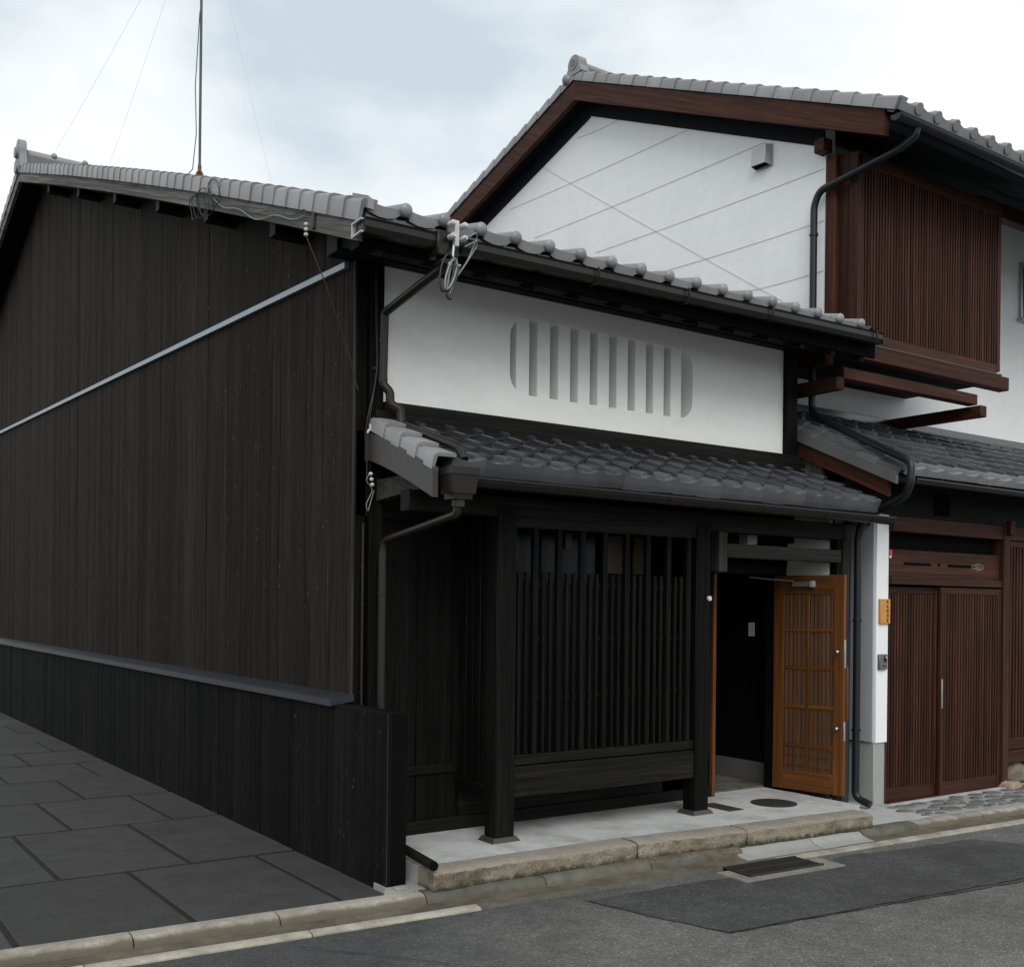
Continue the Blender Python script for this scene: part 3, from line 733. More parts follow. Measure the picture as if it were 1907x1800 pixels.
# ---- pent roof
PS = .42; PA = math.atan(PS); random.seed(21)
tile_rows(H, 'tile_dark', 3.515, 18, .2345, 5.71, 2.722, PS, 5, .2, 'tile', .055)
zp = lambda Y: 2.690 + PS * (Y - 5.71)
def pent_slab(name, mat, parent, x0, x1, y0, y1, lo, hi, f): return roof_slab(name, mat, parent, x0, x1, [y0, (y0 + y1) / 2, y1], lo, hi, f)
pent_slab('pent_deck', 'dark_y', H, 3.46, 7.74, 5.73, 6.58, -.055, -.004, zp)
zc = lambda Y: 2.560 + .30 * (Y - 5.71) + .10 * math.sin((Y - 5.71) / .85 * math.pi * .5)
bys = [5.70 + .84 * i / 10 for i in range(11)]
roof_slab('pent_bargeboard', 'lead', H, 3.372, 3.412, bys, -.03, .155, lambda Y: 2.545 + .30 * (Y - 5.70) + .06 * math.sin((Y - 5.7) / .84 * math.pi * .55))
vp = verge_mesh('pent_verge_tile', .235, 'tile_pale', .075, .15)
for i in range(4):
    y = 5.68 + i * .212; o = obj('verge_tile', vp, H, (3.375, y, zp(y) + .078)); o.rotation_euler = (PA * .92, 0, 0)
box('pent_end_block', 'grey_x', H, 3.36, 3.42, 6.545, 6.60, 2.82, 3.03)
for i in range(12):
    x = 3.62 + i * .365
    MB().add([(x + dx, y, zp(y) - d) for y in (5.76, 6.58) for dx in (-.022, .022) for d in (.056, .105)],
             [(0, 1, 3, 2), (4, 5, 7, 6), (0, 1, 5, 4), (2, 3, 7, 6), (0, 2, 6, 4), (1, 3, 7, 5)]).build('pent_rafter', 'dark_y', H, False)
box('pent_beam', 'dark_x', H, 3.42, 7.78, 6.07, 6.19, 2.46, 2.60)
MB().sweep([(5.86, 2.60), (6.56, 2.56), (6.56, 2.70), (5.98, 2.70), (5.95, 2.67), (5.90, 2.67)], 3.44, 3.52).build('bracket_arm', 'grey_x', H)
box('pent_wall_plate', 'dark_x', H, 3.30, 7.78, 6.585, 6.66, 2.45, 3.03)

# ---- gutters
def box_gutter(name, x0, x1, y, z, zr, parent, mat='gutter'):   # front lip at y, top z
    p = [(y, z), (y + .006, z - .012), (y + .002, z - .05), (y + .02, z - .085), (y + .09, z - .085), (y + .10, z),
         (y + .095, z), (y + .085, z - .078), (y + .024, z - .078), (y + .010, z - .048), (y + .012, z - .012), (y + .012, z + .003), (y - .003, z + .003)]
    mb = MB(); n = len(p); v = [(x0, a, b) for a, b in p] + [(x1, a, b + zr) for a, b in p]
    fs = [(i, (i + 1) % n, n + (i + 1) % n, n + i) for i in range(n)] + [tuple(range(n)), tuple(range(n, 2 * n))[::-1]]
    mb.add(v, fs); g = mb.build(name, mat, parent, True, 30)
    for xa in (x0, x1 - .006):
        MB().box(xa, xa + .006, y + .002, y + .098, z - .086 + (zr if xa > x0 else 0), z - .002 + (zr if xa > x0 else 0)).build('gutter_end', mat, g, False)
    return g
ug = box_gutter('eave_gutter', 2.925, 7.86, 5.765, 4.150, .062, H)
for px in (3.60, 4.70, 5.55, 6.45, 7.74):
    t = (px - 2.925) / 4.935 * .062 - .055
    MB().sweep([(5.755, 4.214 + t), (5.752, 4.15 + t), (5.775, 4.113 + t), (5.88, 4.112 + t), (5.88, 4.106 + t), (5.77, 4.106 + t), (5.744, 4.148 + t), (5.747, 4.214 + t)], px, px + .012).build('gutter_strap', 'gutter', ug)
MB().box(3.42, 3.58, 5.748, 5.875, 4.02, 4.175, .008).build('gutter_box', 'gutter', ug)
MB().box(3.46, 3.56, 5.77, 5.85, 3.975, 4.02, .008).build('gutter_outlet', 'gutter', ug)
MB().sweep([(5.775, 4.06), (5.90, 4.05), (5.90, 4.14), (5.775, 4.145), (5.775, 4.135), (5.888, 4.13), (5.888, 4.062), (5.775, 4.07)], 2.905, 2.923).build('gutter_end_bracket', 'hood', ug)
def half_gutter(name, x0, x1, y, z, r, dz, parent, mat):
    o = [(y + r + r * math.cos(a), z + r * math.sin(a)) for a in [math.pi + math.pi * i / 12 for i in range(13)]]
    i_ = [(y + r + (r - .005) * math.cos(a), z + (r - .005) * math.sin(a)) for a in [2 * math.pi - math.pi * i / 12 for i in range(13)]]
    lip = [(y + .006, z + .006), (y - .004, z + .006), (y - .005, z - .004)]
    p = o + i_ + lip; n = len(p)
    v = [(x0, a, b) for a, b in p] + [(x1, a, b + dz) for a, b in p]
    g = MB().add(v, [(i, (i + 1) % n, n + (i + 1) % n, n + i) for i in range(n)] + [tuple(range(n)), tuple(range(n, 2 * n))]).build(name, mat, parent, True, 40)
    for xa, d in ((x0, 0), (x1 - .006, dz)):
        MB().add([(xx, a, b + d) for xx in (xa, xa + .006) for a, b in o], [tuple(range(13)), tuple(range(13, 26))] + [(i, i + 1, 14 + i, 13 + i) for i in range(12)]).build('gutter_end', mat, g)
    return g
lg = half_gutter('pent_gutter', 3.60, 7.86, 5.625, 2.645, .058, -.012, H, 'gutter')
for px in (3.93, 4.30, 5.28, 6.25, 6.98, 7.55):
    d = -.012 * (px - 3.6) / 4.26
    a = [(5.683 + .062 * math.cos(t), 2.645 + d + .062 * math.sin(t)) for t in [math.pi * 1.0 + math.pi * i / 10 for i in range(11)]]
    b = [(5.683 + .059 * math.cos(t), 2.645 + d + .059 * math.sin(t)) for t in [2 * math.pi - math.pi * i / 10 for i in range(11)]]
    MB().sweep(a + b, px, px + .02).build('gutter_strap', 'gutter', lg)
# hopper and downpipes
hp = MB()
def frustum(mb, cx_, cy_, z0, z1, a0, b0, a1, b1):
    v = [(cx_ + sx * a, cy_ + sy * b, z) for z, a, b in ((z0, a0, b0), (z1, a1, b1)) for sx, sy in ((-1, -1), (1, -1), (1, 1), (-1, 1))]
    mb.add(v, [(0, 1, 2, 3), (4, 5, 6, 7)] + [(i, (i + 1) % 4, 4 + (i + 1) % 4, 4 + i) for i in range(4)])
frustum(hp, 3.535, 5.66, 2.655, 2.70, .105, .085, .105, .085); frustum(hp, 3.535, 5.66, 2.54, 2.66, .082, .068, .098, .078)
frustum(hp, 3.535, 5.66, 2.505, 2.545, .066, .055, .07, .06); hp.tube([(3.535, 5.66, 2.46), (3.535, 5.66, 2.51)], .042)
hop = hp.build('rain_hopper', 'pipe_brown', H)
MB().tube(bend([(3.535, 5.66, 2.48), (3.530, 5.67, 2.415), (3.462, 6.48, 2.285), (3.455, 6.49, 2.18)], .05), .027, 14).build('downpipe', 'pipe_brown', H)
dp = MB().tube(bend([(3.455, 6.49, 2.22), (3.455, 6.49, .36), (3.43, 6.30, .30), (3.325, 5.56, .295)], .06), .030, 16, False).build('downpipe', 'pipe_brown', H)
MB().tube([(3.3235, 5.552, .295), (3.3255, 5.565, .295)], .0295, 16).build('pipe_mouth', 'black', dp)
for z in (1.92, .95): MB().tube([(3.455, 6.49, z), (3.455, 6.49, z + .018)], .036, 14).build('pipe_clip', 'pipe_brown', dp)
up = MB().tube(bend([(3.51, 5.81, 4.0), (3.50, 5.84, 3.965), (3.44, 6.47, 3.815), (3.435, 6.475, 3.335), (3.478, 6.45, 3.285), (3.480, 6.45, 3.205), (3.540, 6.42, 3.170), (3.545, 6.41, 3.065), (3.60, 5.76, 2.845), (3.60, 5.70, 2.76)], .024, 4), .030, 16).build('downpipe', 'pipe_brown', H)
for z in (3.62, 3.36): MB().tube([(3.435, 6.475, z), (3.435, 6.475, z + .016)], .033, 14).build('pipe_clip', 'pipe_brown', up)
cp = MB().tube([(3.345, 6.565, 1.0), (3.345, 6.565, 2.40)], .010, 10).build('conduit', 'pipe_brown', H)
for z in (1.25, 1.55, 1.84, 2.10): MB().tube([(3.345, 6.565, z), (3.345, 6.565, z + .02)], .0135, 10).build('conduit_joint', 'pipe_brown', cp)

# ---- ground floor front
for i, (a, b) in enumerate([(3.49, 3.80), (3.803, 4.20)]): box('wall_board', 'dark_z', H, a, b, 6.62, 6.66, .25, 2.62)
box('wall_rail', 'dark_x', H, 3.49, 4.12, 6.60, 6.64, .66, .72)
box('base_board', 'dark_x', H, 3.49, 6.68, 6.58, 6.62, .248, .34)
# lattice bay
LY0, LY1 = 6.065, 6.195
def post(x0, x1):
    p = box('lattice_post', 'dark_z', H, x0, x1, LY0, LY1, .275, 2.52, .006)
    v = MB(); frustum(v, (x0 + x1) / 2, (LY0 + LY1) / 2, .246, .278, (x1 - x0) / 2 + .035, .095, (x1 - x0) / 2 + .012, .075); v.build('post_shoe', 'lead', p)
post(4.105, 4.268); post(5.972, 6.128)
box('lattice_rail', 'dark_x', H, 4.262, 5.978, 6.075, 6.165, .535, .748, .005)
box('lattice_sill', 'dark_x', H, 4.262, 5.978, 6.085, 6.160, .756, .826, .004)
box('lattice_head', 'dark_x', H, 4.262, 5.978, 6.075, 6.175, 2.395, 2.50)
for z in (1.985, 1.60, 1.195): box('lattice_tie', 'dark_x', H, 4.262, 5.978, 6.128, 6.150, z, z + .042, .002)
g = 1.704 / 8.12; sw = .034
tallm = MB().box(-.0215, .0215, 0, .042, .826, 2.40, .003).mesh('tall_slat', 'dark_z')
shrt = MB().box(-.0132, .0132, .006, .034, .826, 2.092, .003).mesh('short_slat', 'dark_z')
for i in range(8):
    x = 4.272 + i * g
    obj('slat', shrt, H, (x + .040, 6.085, 0)); obj('slat', shrt, H, (x + .102, 6.085, random.uniform(-.003, .003)))
    if i < 8: obj('slat', tallm, H, (x + .172, 6.083, 0))
# bay sides and dark glazing behind
for y in (6.24, 6.33, 6.42, 6.51): box('side_slat', 'dark_z', H, 4.125, 4.15, y - .03, y + .03, .60, 2.45)
box('side_rail', 'dark_y', H, 4.115, 4.165, 6.19, 6.60, .535, .62)
box('bay_backing', 'black', H, 4.16, 4.17, 6.20, 6.60, .535, 2.5)
box('bay_floor', 'dark_y', H, 4.17, 6.10, 6.19, 6.60, .55, .60)
box('window_frame', 'dark_x', H, 4.15, 6.70, 6.60, 6.65, .34, .62)
box('window_glass', 'glass', H, 4.21, 6.02, 6.63, 6.645, .62, 2.45)
for x in (4.20, 4.82, 5.44, 6.02): box('window_stile', 'dark_z', H, x, x + .05, 6.595, 6.64, .62, 2.45)
for a, b, z in ((4.60, 4.645, 2.22), (5.10, 5.16, 2.30), (5.50, 5.72, 2.12), (5.80, 5.93, 2.12)): box('paper_screen', 'frost', H, a, b, 6.60, 6.625, z, 2.42, .002)
box('bay_side_board', 'dark_z', H, 6.05, 6.10, 6.20, 6.60, .535, 2.5)
# doorway
box('wall_board', 'dark_z', H, 6.13, 6.675, 6.60, 6.66, .34, 2.62)
box('door_jamb', 'door', H, 6.678, 6.715, 6.57, 6.70, .25, 2.155, .003)
box('door_head', 'dark_x', H, 6.678, 7.60, 6.58, 6.70, 2.158, 2.24)
box('door_jamb', 'dark_z', H, 7.46, 7.52, 6.59, 6.70, .25, 2.155)
box('transom_board', 'black', H, 6.62, 7.72, 6.66, 6.70, 2.24, 2.62)
box('lintel_beam', 'grey_x', H, 6.335, 7.735, 6.085, 6.175, 2.262, 2.372)
box('lintel_strut', 'grey_z', H, 6.238, 6.333, 6.085, 6.175, 2.145, 2.52)
box('entry_post', 'grey_z', H, 7.77, 7.872, 6.085, 6.19, .12, 2.56)
box('entry_post_inner', 'dark_z', H, 7.70, 7.768, 6.10, 6.18, .25, 2.52)
box('wing_wall', 'plaster', H, 7.705, 7.745, 6.19, 6.68, 2.10, 2.72, 0)
box('wing_wall_board', 'grey_z', H, 7.70, 7.75, 6.19, 6.66, .2, 2.098, .002)
box('porch_lamp', 'hood', H, 6.93, 7.05, 6.42, 6.54, 2.40, 2.54, .012)
# interior beyond the doorway
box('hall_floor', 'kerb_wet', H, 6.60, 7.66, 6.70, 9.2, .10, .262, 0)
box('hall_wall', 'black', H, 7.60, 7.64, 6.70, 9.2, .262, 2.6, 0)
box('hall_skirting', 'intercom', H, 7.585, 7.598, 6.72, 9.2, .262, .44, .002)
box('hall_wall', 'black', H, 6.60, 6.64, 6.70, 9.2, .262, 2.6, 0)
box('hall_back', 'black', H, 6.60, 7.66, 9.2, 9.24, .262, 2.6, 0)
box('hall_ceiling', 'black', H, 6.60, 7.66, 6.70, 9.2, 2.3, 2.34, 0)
# side walls closing the house
box('rear_wall', 'black', H, 3.32, 7.68, 21.0, 21.05, 0, 5.6, 0)
MB().add([(7.68, 6.66, .1), (7.68, 21, .1), (7.68, 21, zb(21) - .05), (7.68, RY, zb(RY) - .05), (7.68, 6.66, zb(6.66) - .05)], [(0, 1, 2, 3, 4)]).build('party_wall', 'dark_z', H, False)

box('front_light_block', 'black', H, 3.33, 6.64, 6.69, 6.70, .1, 3.2, 0)  # added black panels behind the front, stopping light leaks
box('front_light_block', 'black', H, 6.64, 7.68, 6.704, 6.714, 2.25, 3.2, 0)
box('front_light_block', 'black', H, 3.33, 7.68, 6.90, 6.91, 3.1, 4.4, 0)
box('gap_light_block', 'black', H, 7.50, 7.76, 6.67, 6.69, .1, 3.0, 0)  # added black panels that keep sky light out between the houses
box('gap_light_block', 'black', H, 7.70, 8.06, 7.0, 7.02, .1, 3.6, 0)
# door leaf, standing open
def door_leaf():
    hx, hy, fx, fy_ = 7.447, 6.575, 7.562, 5.90
    wd = math.hypot(fx - hx, fy_ - hy); ang = math.atan2(fy_ - hy, fx - hx); Z0_, Z1_ = .272, 2.150
    d = bpy.data.objects.new('door', MB().box(0, .105, -.018, .018, Z0_, Z1_, .003).mesh('door', 'door')); COL.objects.link(d)
    d.parent = H; d.location = Vector((hx, hy, 0)) - wloc(H); d.rotation_euler = (0, 0, ang)
    def part(name, mat, *a, c=.003):
        o = bpy.data.objects.new(name, MB().box(*a, c).mesh(name, mat)); COL.objects.link(o); o.parent = d; return o
    part('stile', 'door', wd - .10, wd, -.018, .018, Z0_, Z1_)
    x0, x1 = .105, wd - .10
    part('rail', 'door_x', x0, x1, -.018, .018, Z1_ - .165, Z1_)
    part('rail', 'door_x', x0, x1, -.018, .018, Z0_, Z0_ + .17)
    zs = [Z0_ + .17, .665, 1.005, 1.345, 1.675, Z1_ - .165]
    for z in zs[1:-1]: part('crossbar', 'door_x', x0, x1, -.015, .015, z - .016, z + .016)
    for z in (.49, .575): part('crossbar', 'door_x', x0, x1, -.012, .012, z - .006, z + .006, c=.001)
    part('mullion', 'door', (x0 + x1) / 2 - .026, (x0 + x1) / 2 + .008, -.0165, .0165, Z0_ + .17, Z1_ - .165)
    part('frosted_pane', 'frost', x0, x1, .000, .004, Z0_ + .17, Z1_ - .165, c=0)
    N = 12; mm = MB().box(-.007, .007, -.0135, -.001, Z0_ + .17, Z1_ - .165, .0015).mesh('door_slat', 'door')
    for i in range(N):
        xx = x0 + (x1 - x0) * (i + .5) / N
        if abs(xx - (x0 + x1) / 2 + .009) < .018: continue
        o = bpy.data.objects.new('slat', mm); COL.objects.link(o); o.parent = d; o.location = (xx, 0, 0)
    for z in (1.495, .845):
        mb = MB(); mb.tube([(wd - .045, -.018, z), (wd - .045, -.045, z)], .008, 10); mb.ball((wd - .045, -.055, z), .019)
        o = bpy.data.objects.new('knob', mb.mesh('knob', 'chrome')); COL.objects.link(o); o.parent = d
    part('lock_plate', 'alu', wd, wd + .003, -.013, .013, 1.36, 1.60, c=.001)
    part('lock_plate', 'alu', wd, wd + .003, -.013, .013, .74, .90, c=.001)
    part('pull_handle', 'door', wd - .05, wd + .012, .02, .048, .92, 1.37)
    part('closer_body', 'intercom', .20, .40, -.05, -.018, Z1_ - .10, Z1_ - .055)
    part('closer_cap', 'hood', .375, .412, -.053, -.018, Z1_ - .105, Z1_ - .05)
    o = bpy.data.objects.new('closer_arm', MB().tube([(.22, -.055, Z1_ - .05), (.05, -.20, Z1_ - .035), (-.06, -.32, Z1_ - .02)], .007, 8).mesh('closer_arm', 'intercom')); COL.objects.link(o); o.parent = d
door_leaf()

# ================================================================== FENCE
F = thing('boundary_fence', 'low black plank fence with slate blue metal capping beside the paving', 'fence', (3.2, 5.8, 0))
random.seed(8); y = 5.80
MB().box(3.165, 3.272, 5.802, 20.4, .05, 1.19).build('fence_core', 'black', F, False)
while y < 20.3:
    w = random.choice((.165, .17, .18, .185)) if y > 6.4 else .31; x = 3.140 + (random.choice((0, .002, .004, .005)) if y > 6.4 else 0)
    MB().box(x, 3.166, y + .0018, y + w - .0018, .05, 1.192, .003).build('plank', 'fence_plank', F, False); y += w
MB().sweep([(3.112, 1.178), (3.122, 1.178), (3.122, 1.203), (3.27, 1.225), (3.278, 1.225), (3.278, 1.252), (3.16, 1.238), (3.114, 1.222)], 6.545, 20.4, 'y').build('capping', 'cap', F, True, 25)
MB().add([(3.116, 6.541, 1.180), (3.278, 6.541, 1.205), (3.278, 6.541, 1.25), (3.16, 6.541, 1.236), (3.116, 6.541, 1.22), (3.116, 6.5445, 1.180), (3.278, 6.5445, 1.205), (3.278, 6.5445, 1.25), (3.16, 6.5445, 1.236), (3.116, 6.5445, 1.22)],
         [(0, 1, 2, 3, 4), (5, 6, 7, 8, 9)] + [(i, (i + 1) % 5, 5 + (i + 1) % 5, 5 + i) for i in range(5)]).build('capping_end', 'cap', F, False)
box('end_edge', 'grey_z', F, 3.1365, 3.1395, 5.797, 5.803, .10, 1.192, .0005)

# ================================================================== BROWN TOWNHOUSE
B = thing('brown_townhouse', 'white rendered townhouse with reddish brown lattice bay and sliding doors', 'house', (10, 8, 0))
GX, NX = 8.05, 7.80                       # gable wall plane, bargeboard plane
NE, NR, NB = 5.66, 10.02, 15.5
def zn(Y):
    if Y <= NR: return 6.097 + .449 * (Y - 5.726)
    return zn(NR) - .292 * (Y - NR)
ny = [NE + (NR - NE) * i / 10 for i in range(11)]; nb = [NR + (NB - NR) * i / 10 for i in range(11)]
# gable wall
v = [(GX, 6.55, 4.20), (GX, 7.30, 4.20), (GX, 7.30, 0), (GX, 15, 0), (GX, 15, zn(15) - .1), (GX, NR, zn(NR) - .1), (GX, 6.55, zn(6.55) - .1)]
w_ = MB().add(v + [(p[0] + .12, p[1], p[2]) for p in v], [tuple(range(7)), tuple(range(7, 14))] + [(i, (i + 1) % 7, 7 + (i + 1) % 7, 7 + i) for i in range(7)]).build('gable_wall', 'plaster2', B, False)
for ys, nm in ((ny, 'front'), (nb, 'back')):
    if nm == 'front': b = [5.74] + ys[1:]
    else: b = ys
    roof_slab('bargeboard', 'brown_y', B, NX, NX + .06, b, -.225, -.005, zn)
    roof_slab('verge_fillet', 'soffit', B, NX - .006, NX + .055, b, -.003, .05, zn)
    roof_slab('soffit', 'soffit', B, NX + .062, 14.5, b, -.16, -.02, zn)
    roof_slab('roof_deck', 'tile_dark', B, NX + .02, 14.5, ys, -.015, .06, zn)
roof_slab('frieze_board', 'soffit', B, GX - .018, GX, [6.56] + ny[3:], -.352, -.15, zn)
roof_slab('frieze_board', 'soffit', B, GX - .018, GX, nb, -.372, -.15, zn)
nv = verge_mesh('verge_tile', .275, 'tile_warm', .085, .12)
verge(B, nv, NX - .012, 5.60, NR - .1, zn, .245, .095)
y = NR + .03; bk = math.atan(-.292)
nvb = verge_mesh('verge_tile', .275, 'tile_warm', .085, .12)
while y < NB:
    o = obj('verge_tile', nvb, B, (NX - .012, y, zn(y) + .10)); o.rotation_euler = (bk, 0, 0); y += .235
fy = [5.66 + i * .225 for i in range(30)]; fy = [q for q in fy if q < NR] + [NR]
tile_field('tile_field', 'tile', B, NX + .1, 14.5, fy, zn, .27, .062)
nbt = MB()
ne = pan_tile('eave_tile', .27, .28, 'tile_warm', apron=.03)
ncap = MB().tube([(0, -.012, 0), (0, .05, .0)], .048, 14).mesh('eave_roll', 'tile_warm')
for c in range(24):
    o = obj('eave_tile', ne, B, (NX + .02 + c * .27, 5.60, zn(5.60) + .045)); o.rotation_euler = (math.atan(.45), 0, 0)
    q = obj('eave_roll', ncap, o); q.location = (.235, 0, .035)
rz = zn(NR) + .14
MB().sweep([(NR - .12, rz - .08), (NR + .12, rz - .08), (NR + .10, rz + .0), (NR - .10, rz + .0)], NX + .03, 14.5).build('ridge_course', 'tile', B)
MB().sweep([(NR + .07 * math.cos(t), rz + .03 + .07 * math.sin(t)) for t in [2 * math.pi * i / 16 for i in range(16)]], NX + .12, 14.5).build('ridge_cap', 'tile_warm', B)
pr = [(NR + .16, rz - .08)] + [(NR + .105 * math.cos(t), rz + .045 + .105 * math.sin(t)) for t in [math.pi * 1.15 * i / 18 - .23 for i in range(19)]] + [(NR - .16, rz - .08)]
oo = MB().sweep(pr, NX - .02, NX + .10).build('ridge_end_ornament', 'tile_warm', B)
MB().tube([(NX - .03, NR, rz + .05), (NX + .02, NR, rz + .05)], [.07, .07], 18).build('ornament_rim', 'tile_warm', oo)
MB().tube([(NX - .034, NR, rz + .05), (NX - .0, NR, rz + .05)], .045, 18).build('ornament_hollow', 'tile_dark', oo)
MB().ball((NX - .0, NR + .13, rz - .09), .07).build('ridge_boss', 'tile_warm', B)
# eave gutter, bay, floor beams
ng = half_gutter('eave_gutter', NX - .03, 14.5, 5.545, 6.005, .06, -.02, B, 'pipe_blue')
def slats(name, mat, parent, x0, x1, y0, y1, z0, z1, n, wf):
    pt = (x1 - x0) / n; me = MB().box(0, pt * wf, y0, y1, z0, z1, .002).mesh(name, mat)
    for i in range(n): obj(name, me, parent, (x0 + i * pt + pt * (1 - wf) / 2, 0, 0))
BYF = 6.20
box('bay_post', 'brown_z', B, GX - .012, GX + .10, 6.43, 6.548, 4.20, 6.02, .005)
box('bay_side', 'brown_z', B, GX + .045, GX + .09, 6.285, 6.432, 4.20, 6.0, .003)
box('bay_post', 'brown_z', B, GX + .0, GX + .075, BYF, 6.284, 4.25, 5.95, .005)
box('bay_post', 'brown_z', B, 10.285, 10.345, BYF - .004, 6.30, 4.29, 5.95, .005)
box('bay_sill', 'brown_x', B, 8.076, 10.284, BYF - .004, 6.28, 4.265, 4.355)
box('bay_sill_strip', 'lead', B, 8.02, 10.35, BYF - .022, 6.24, 4.245, 4.262, .002)
box('bay_head', 'brown_x', B, 8.076, 10.284, BYF, 6.28, 5.86, 5.98)
slats('slat', 'brown_z', B, 8.08, 10.28, BYF + .004, BYF + .034, 4.35, 5.87, 52, .60)
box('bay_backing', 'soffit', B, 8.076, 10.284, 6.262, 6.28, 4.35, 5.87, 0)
box('bay_end', 'plaster2', B, 10.29, 10.34, 6.30, 7.3, 4.25, 5.95, 0)
box('bay_floor', 'soffit', B, 8.06, 10.34, 6.26, 7.3, 4.18, 4.24, 0)
box('floor_beam', 'brown_x', B, 7.99, 10.46, 6.165, 6.28, 4.105, 4.238, .006)
box('floor_beam', 'brown_x', B, 7.95, 10.04, 6.25, 6.36, 3.925, 4.03, .006)
box('side_beam', 'brown_y', B, 7.93, 8.046, 6.44, 7.6, 4.085, 4.235, .006)
for x in (7.83, 10.05): box('bracket_beam', 'brown_y', B, x - .055, x + .055, 6.19, 7.32, 3.80, 3.912, .006)
box('purlin_end', 'brown_y', B, 7.915, 8.04, 6.47, 6.585, 6.035, 6.155, .006)
box('eave_beam', 'brown_x', B, 10.36, 14.4, 6.44, 6.56, 6.02, 6.17, .006)
# recessed wall below and right of bay
box('front_wall', 'plaster2', B, 8.17, 14.4, 7.30, 7.42, 3.0, 6.6, 0)
wn_ = box('window', 'glass', B, 12.60, 13.5, 7.285, 7.305, 5.45, 6.07, .002)
for a in ((12.565, 12.60, 5.42, 6.10), (13.5, 13.54, 5.42, 6.10)): box('frame', 'alu', wn_, a[0], a[1], 7.26, 7.30, a[2], a[3])
box('frame', 'alu', wn_, 12.60, 13.5, 7.26, 7.30, 6.07, 6.10); box('sill', 'alu', wn_, 12.53, 13.57, 7.21, 7.30, 5.385, 5.419)
# pent roof
QS = .455; zq = lambda Y: 2.965 + QS * (Y - 5.53); random.seed(31)
tile_rows(B, 'tile', 7.80, 17, .262, 5.50, 3.00, QS, 8, .236, 'tile_warm', .016)
pent_slab('pent_deck', 'dark_y', B, 7.74, 12.3, 5.54, 7.30, -.05, .01, zq)
pent_slab('pent_bargeboard', 'brown_y', B, 7.735, 7.775, 5.62, 7.30, -.20, -.055, zq)
qv = verge_mesh('verge_tile', .26, 'tile', .035, .12)
for i in range(8):
    y = 5.50 + i * .212; o = obj('verge_tile', qv, B, (7.715, y, zq(y) + .055)); o.rotation_euler = (math.atan(QS), 0, 0)
pent_slab('verge_fillet', 'verge_metal', B, 7.700, 7.735, 5.52, 7.30, -.06, .035, zq)
qr = MB().sweep([(.05 * math.cos(t), .05 * math.sin(t)) for t in [2 * math.pi * i / 12 for i in range(12)]], 0, .26, 'y').mesh('verge_roll', 'tile')
for i in range(8):
    y = 5.50 + i * .212; o = obj('verge_roll', qr, B, (7.83, y, zq(y) + .085)); o.rotation_euler = (math.atan(QS) - .06, 0, 0)
box('flashing_board', 'tile', B, 8.0, 14.2, 7.22, 7.30, 3.74, 3.84); box('flashing_board', 'tile_dark', B, 8.0, 14.2, 7.255, 7.30, 3.842, 3.91)
qg = half_gutter('pent_gutter', 7.86, 12.3, 5.43, 2.945, .040, -.012, B, 'gutter_black')
for px in (8.2, 8.9, 9.6): MB().box(px, px + .015, 5.425, 5.52, 2.947, 2.957).build('gutter_strap', 'gutter_black', qg, False)
box('pent_soffit_wall', 'dark_x', B, 7.78, 14, 6.02, 6.10, 2.60, 3.16, 0)
box('pent_end_panel', 'grey_z', B, 7.757, 7.80, 6.32, 7.2, 2.4, 3.25, .002)
# white wing pillar on concrete base
box('wing_pillar', 'white_paint', B, 8.07, 8.236, 5.965, 6.14, .682, 2.70, .004)
box('wing_pillar_return', 'grey_panel', B, 8.048, 8.0695, 5.985, 6.14, .69, 2.66, .003)
box('wing_pillar_return', 'grey_panel', B, 8.04, 8.20, 6.1405, 6.40, .69, 2.70, .003)
box('pillar_base', 'concrete_wall', B, 8.068, 8.222, 5.978, 6.40, .06, .680, .006)
# sliding doors and lattice front
def slide_door(x0, x1, y, ns, sh):
    d = box('sliding_door', 'brown_z', B, x0, x0 + .055, y, y + .035, .145, 2.07)
    box('stile', 'brown_z', d, x1 - .055, x1, y, y + .035, .145, 2.07)
    box('rail', 'brown_x', d, x0 + .055, x1 - .055, y + .002, y + .033, .145, .262); box('rail', 'brown_x', d, x0 + .055, x1 - .055, y + .002, y + .033, 2.005, 2.07)
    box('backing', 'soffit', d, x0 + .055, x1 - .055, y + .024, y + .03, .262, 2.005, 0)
    slats('slat', 'brown_z', d, x0 + .057, x1 - .057, y + .003, y + .022, .262, 2.005, ns, .55)
    return d
slide_door(8.215, 9.03, 5.985, 17, 0); d2 = slide_door(8.985, 9.975, 5.935, 20, 0)
box('pull_recess', 'alu', d2, 9.0, 9.018, 5.932, 5.936, .95, 1.22, .001)
box('door_threshold', 'brown_x', B, 8.215, 9.98, 5.925, 6.03, .143, .146, 0)
box('door_post', 'brown_z', B, 9.98, 10.092, 5.915, 6.05, .145, 2.70, .005)
box('lintel', 'brown_x', B, 8.24, 9.98, 5.93, 6.04, 2.085, 2.155)
rb = box('transom_panel', 'brown_x', B, 8.24, 9.98, 5.965, 6.0, 2.155, 2.40)
for a, b in ((8.45, 8.86), (9.12, 9.50)): box('slit', 'black', rb, a, b, 5.962, 5.9655, 2.262, 2.288, 0)
MB().tube([(8.985, 5.962, 2.278), (8.985, 5.9655, 2.278)], .018, 14).build('slit', 'black', rb)
for k in range(3):
    pts = [(9.46 + k * .045 + .13 * math.cos(t) * 1.2, 5.963, 2.276 + (.016 + .009 * k) * math.sin(t)) for t in [R(-75 + 150 * i / 14) for i in range(15)]]
    MB().tube(pts, .0022, 6).build('carved_line', 'kerb', rb)
box('transom_dark_board', 'black', B, 8.24, 9.98, 6.03, 6.06, 2.40, 2.56, 0)  # black board gives the shade of the open transom as colour
box('head_beam', 'brown_x', B, 8.24, 14, 5.925, 6.05, 2.555, 2.69, .005)
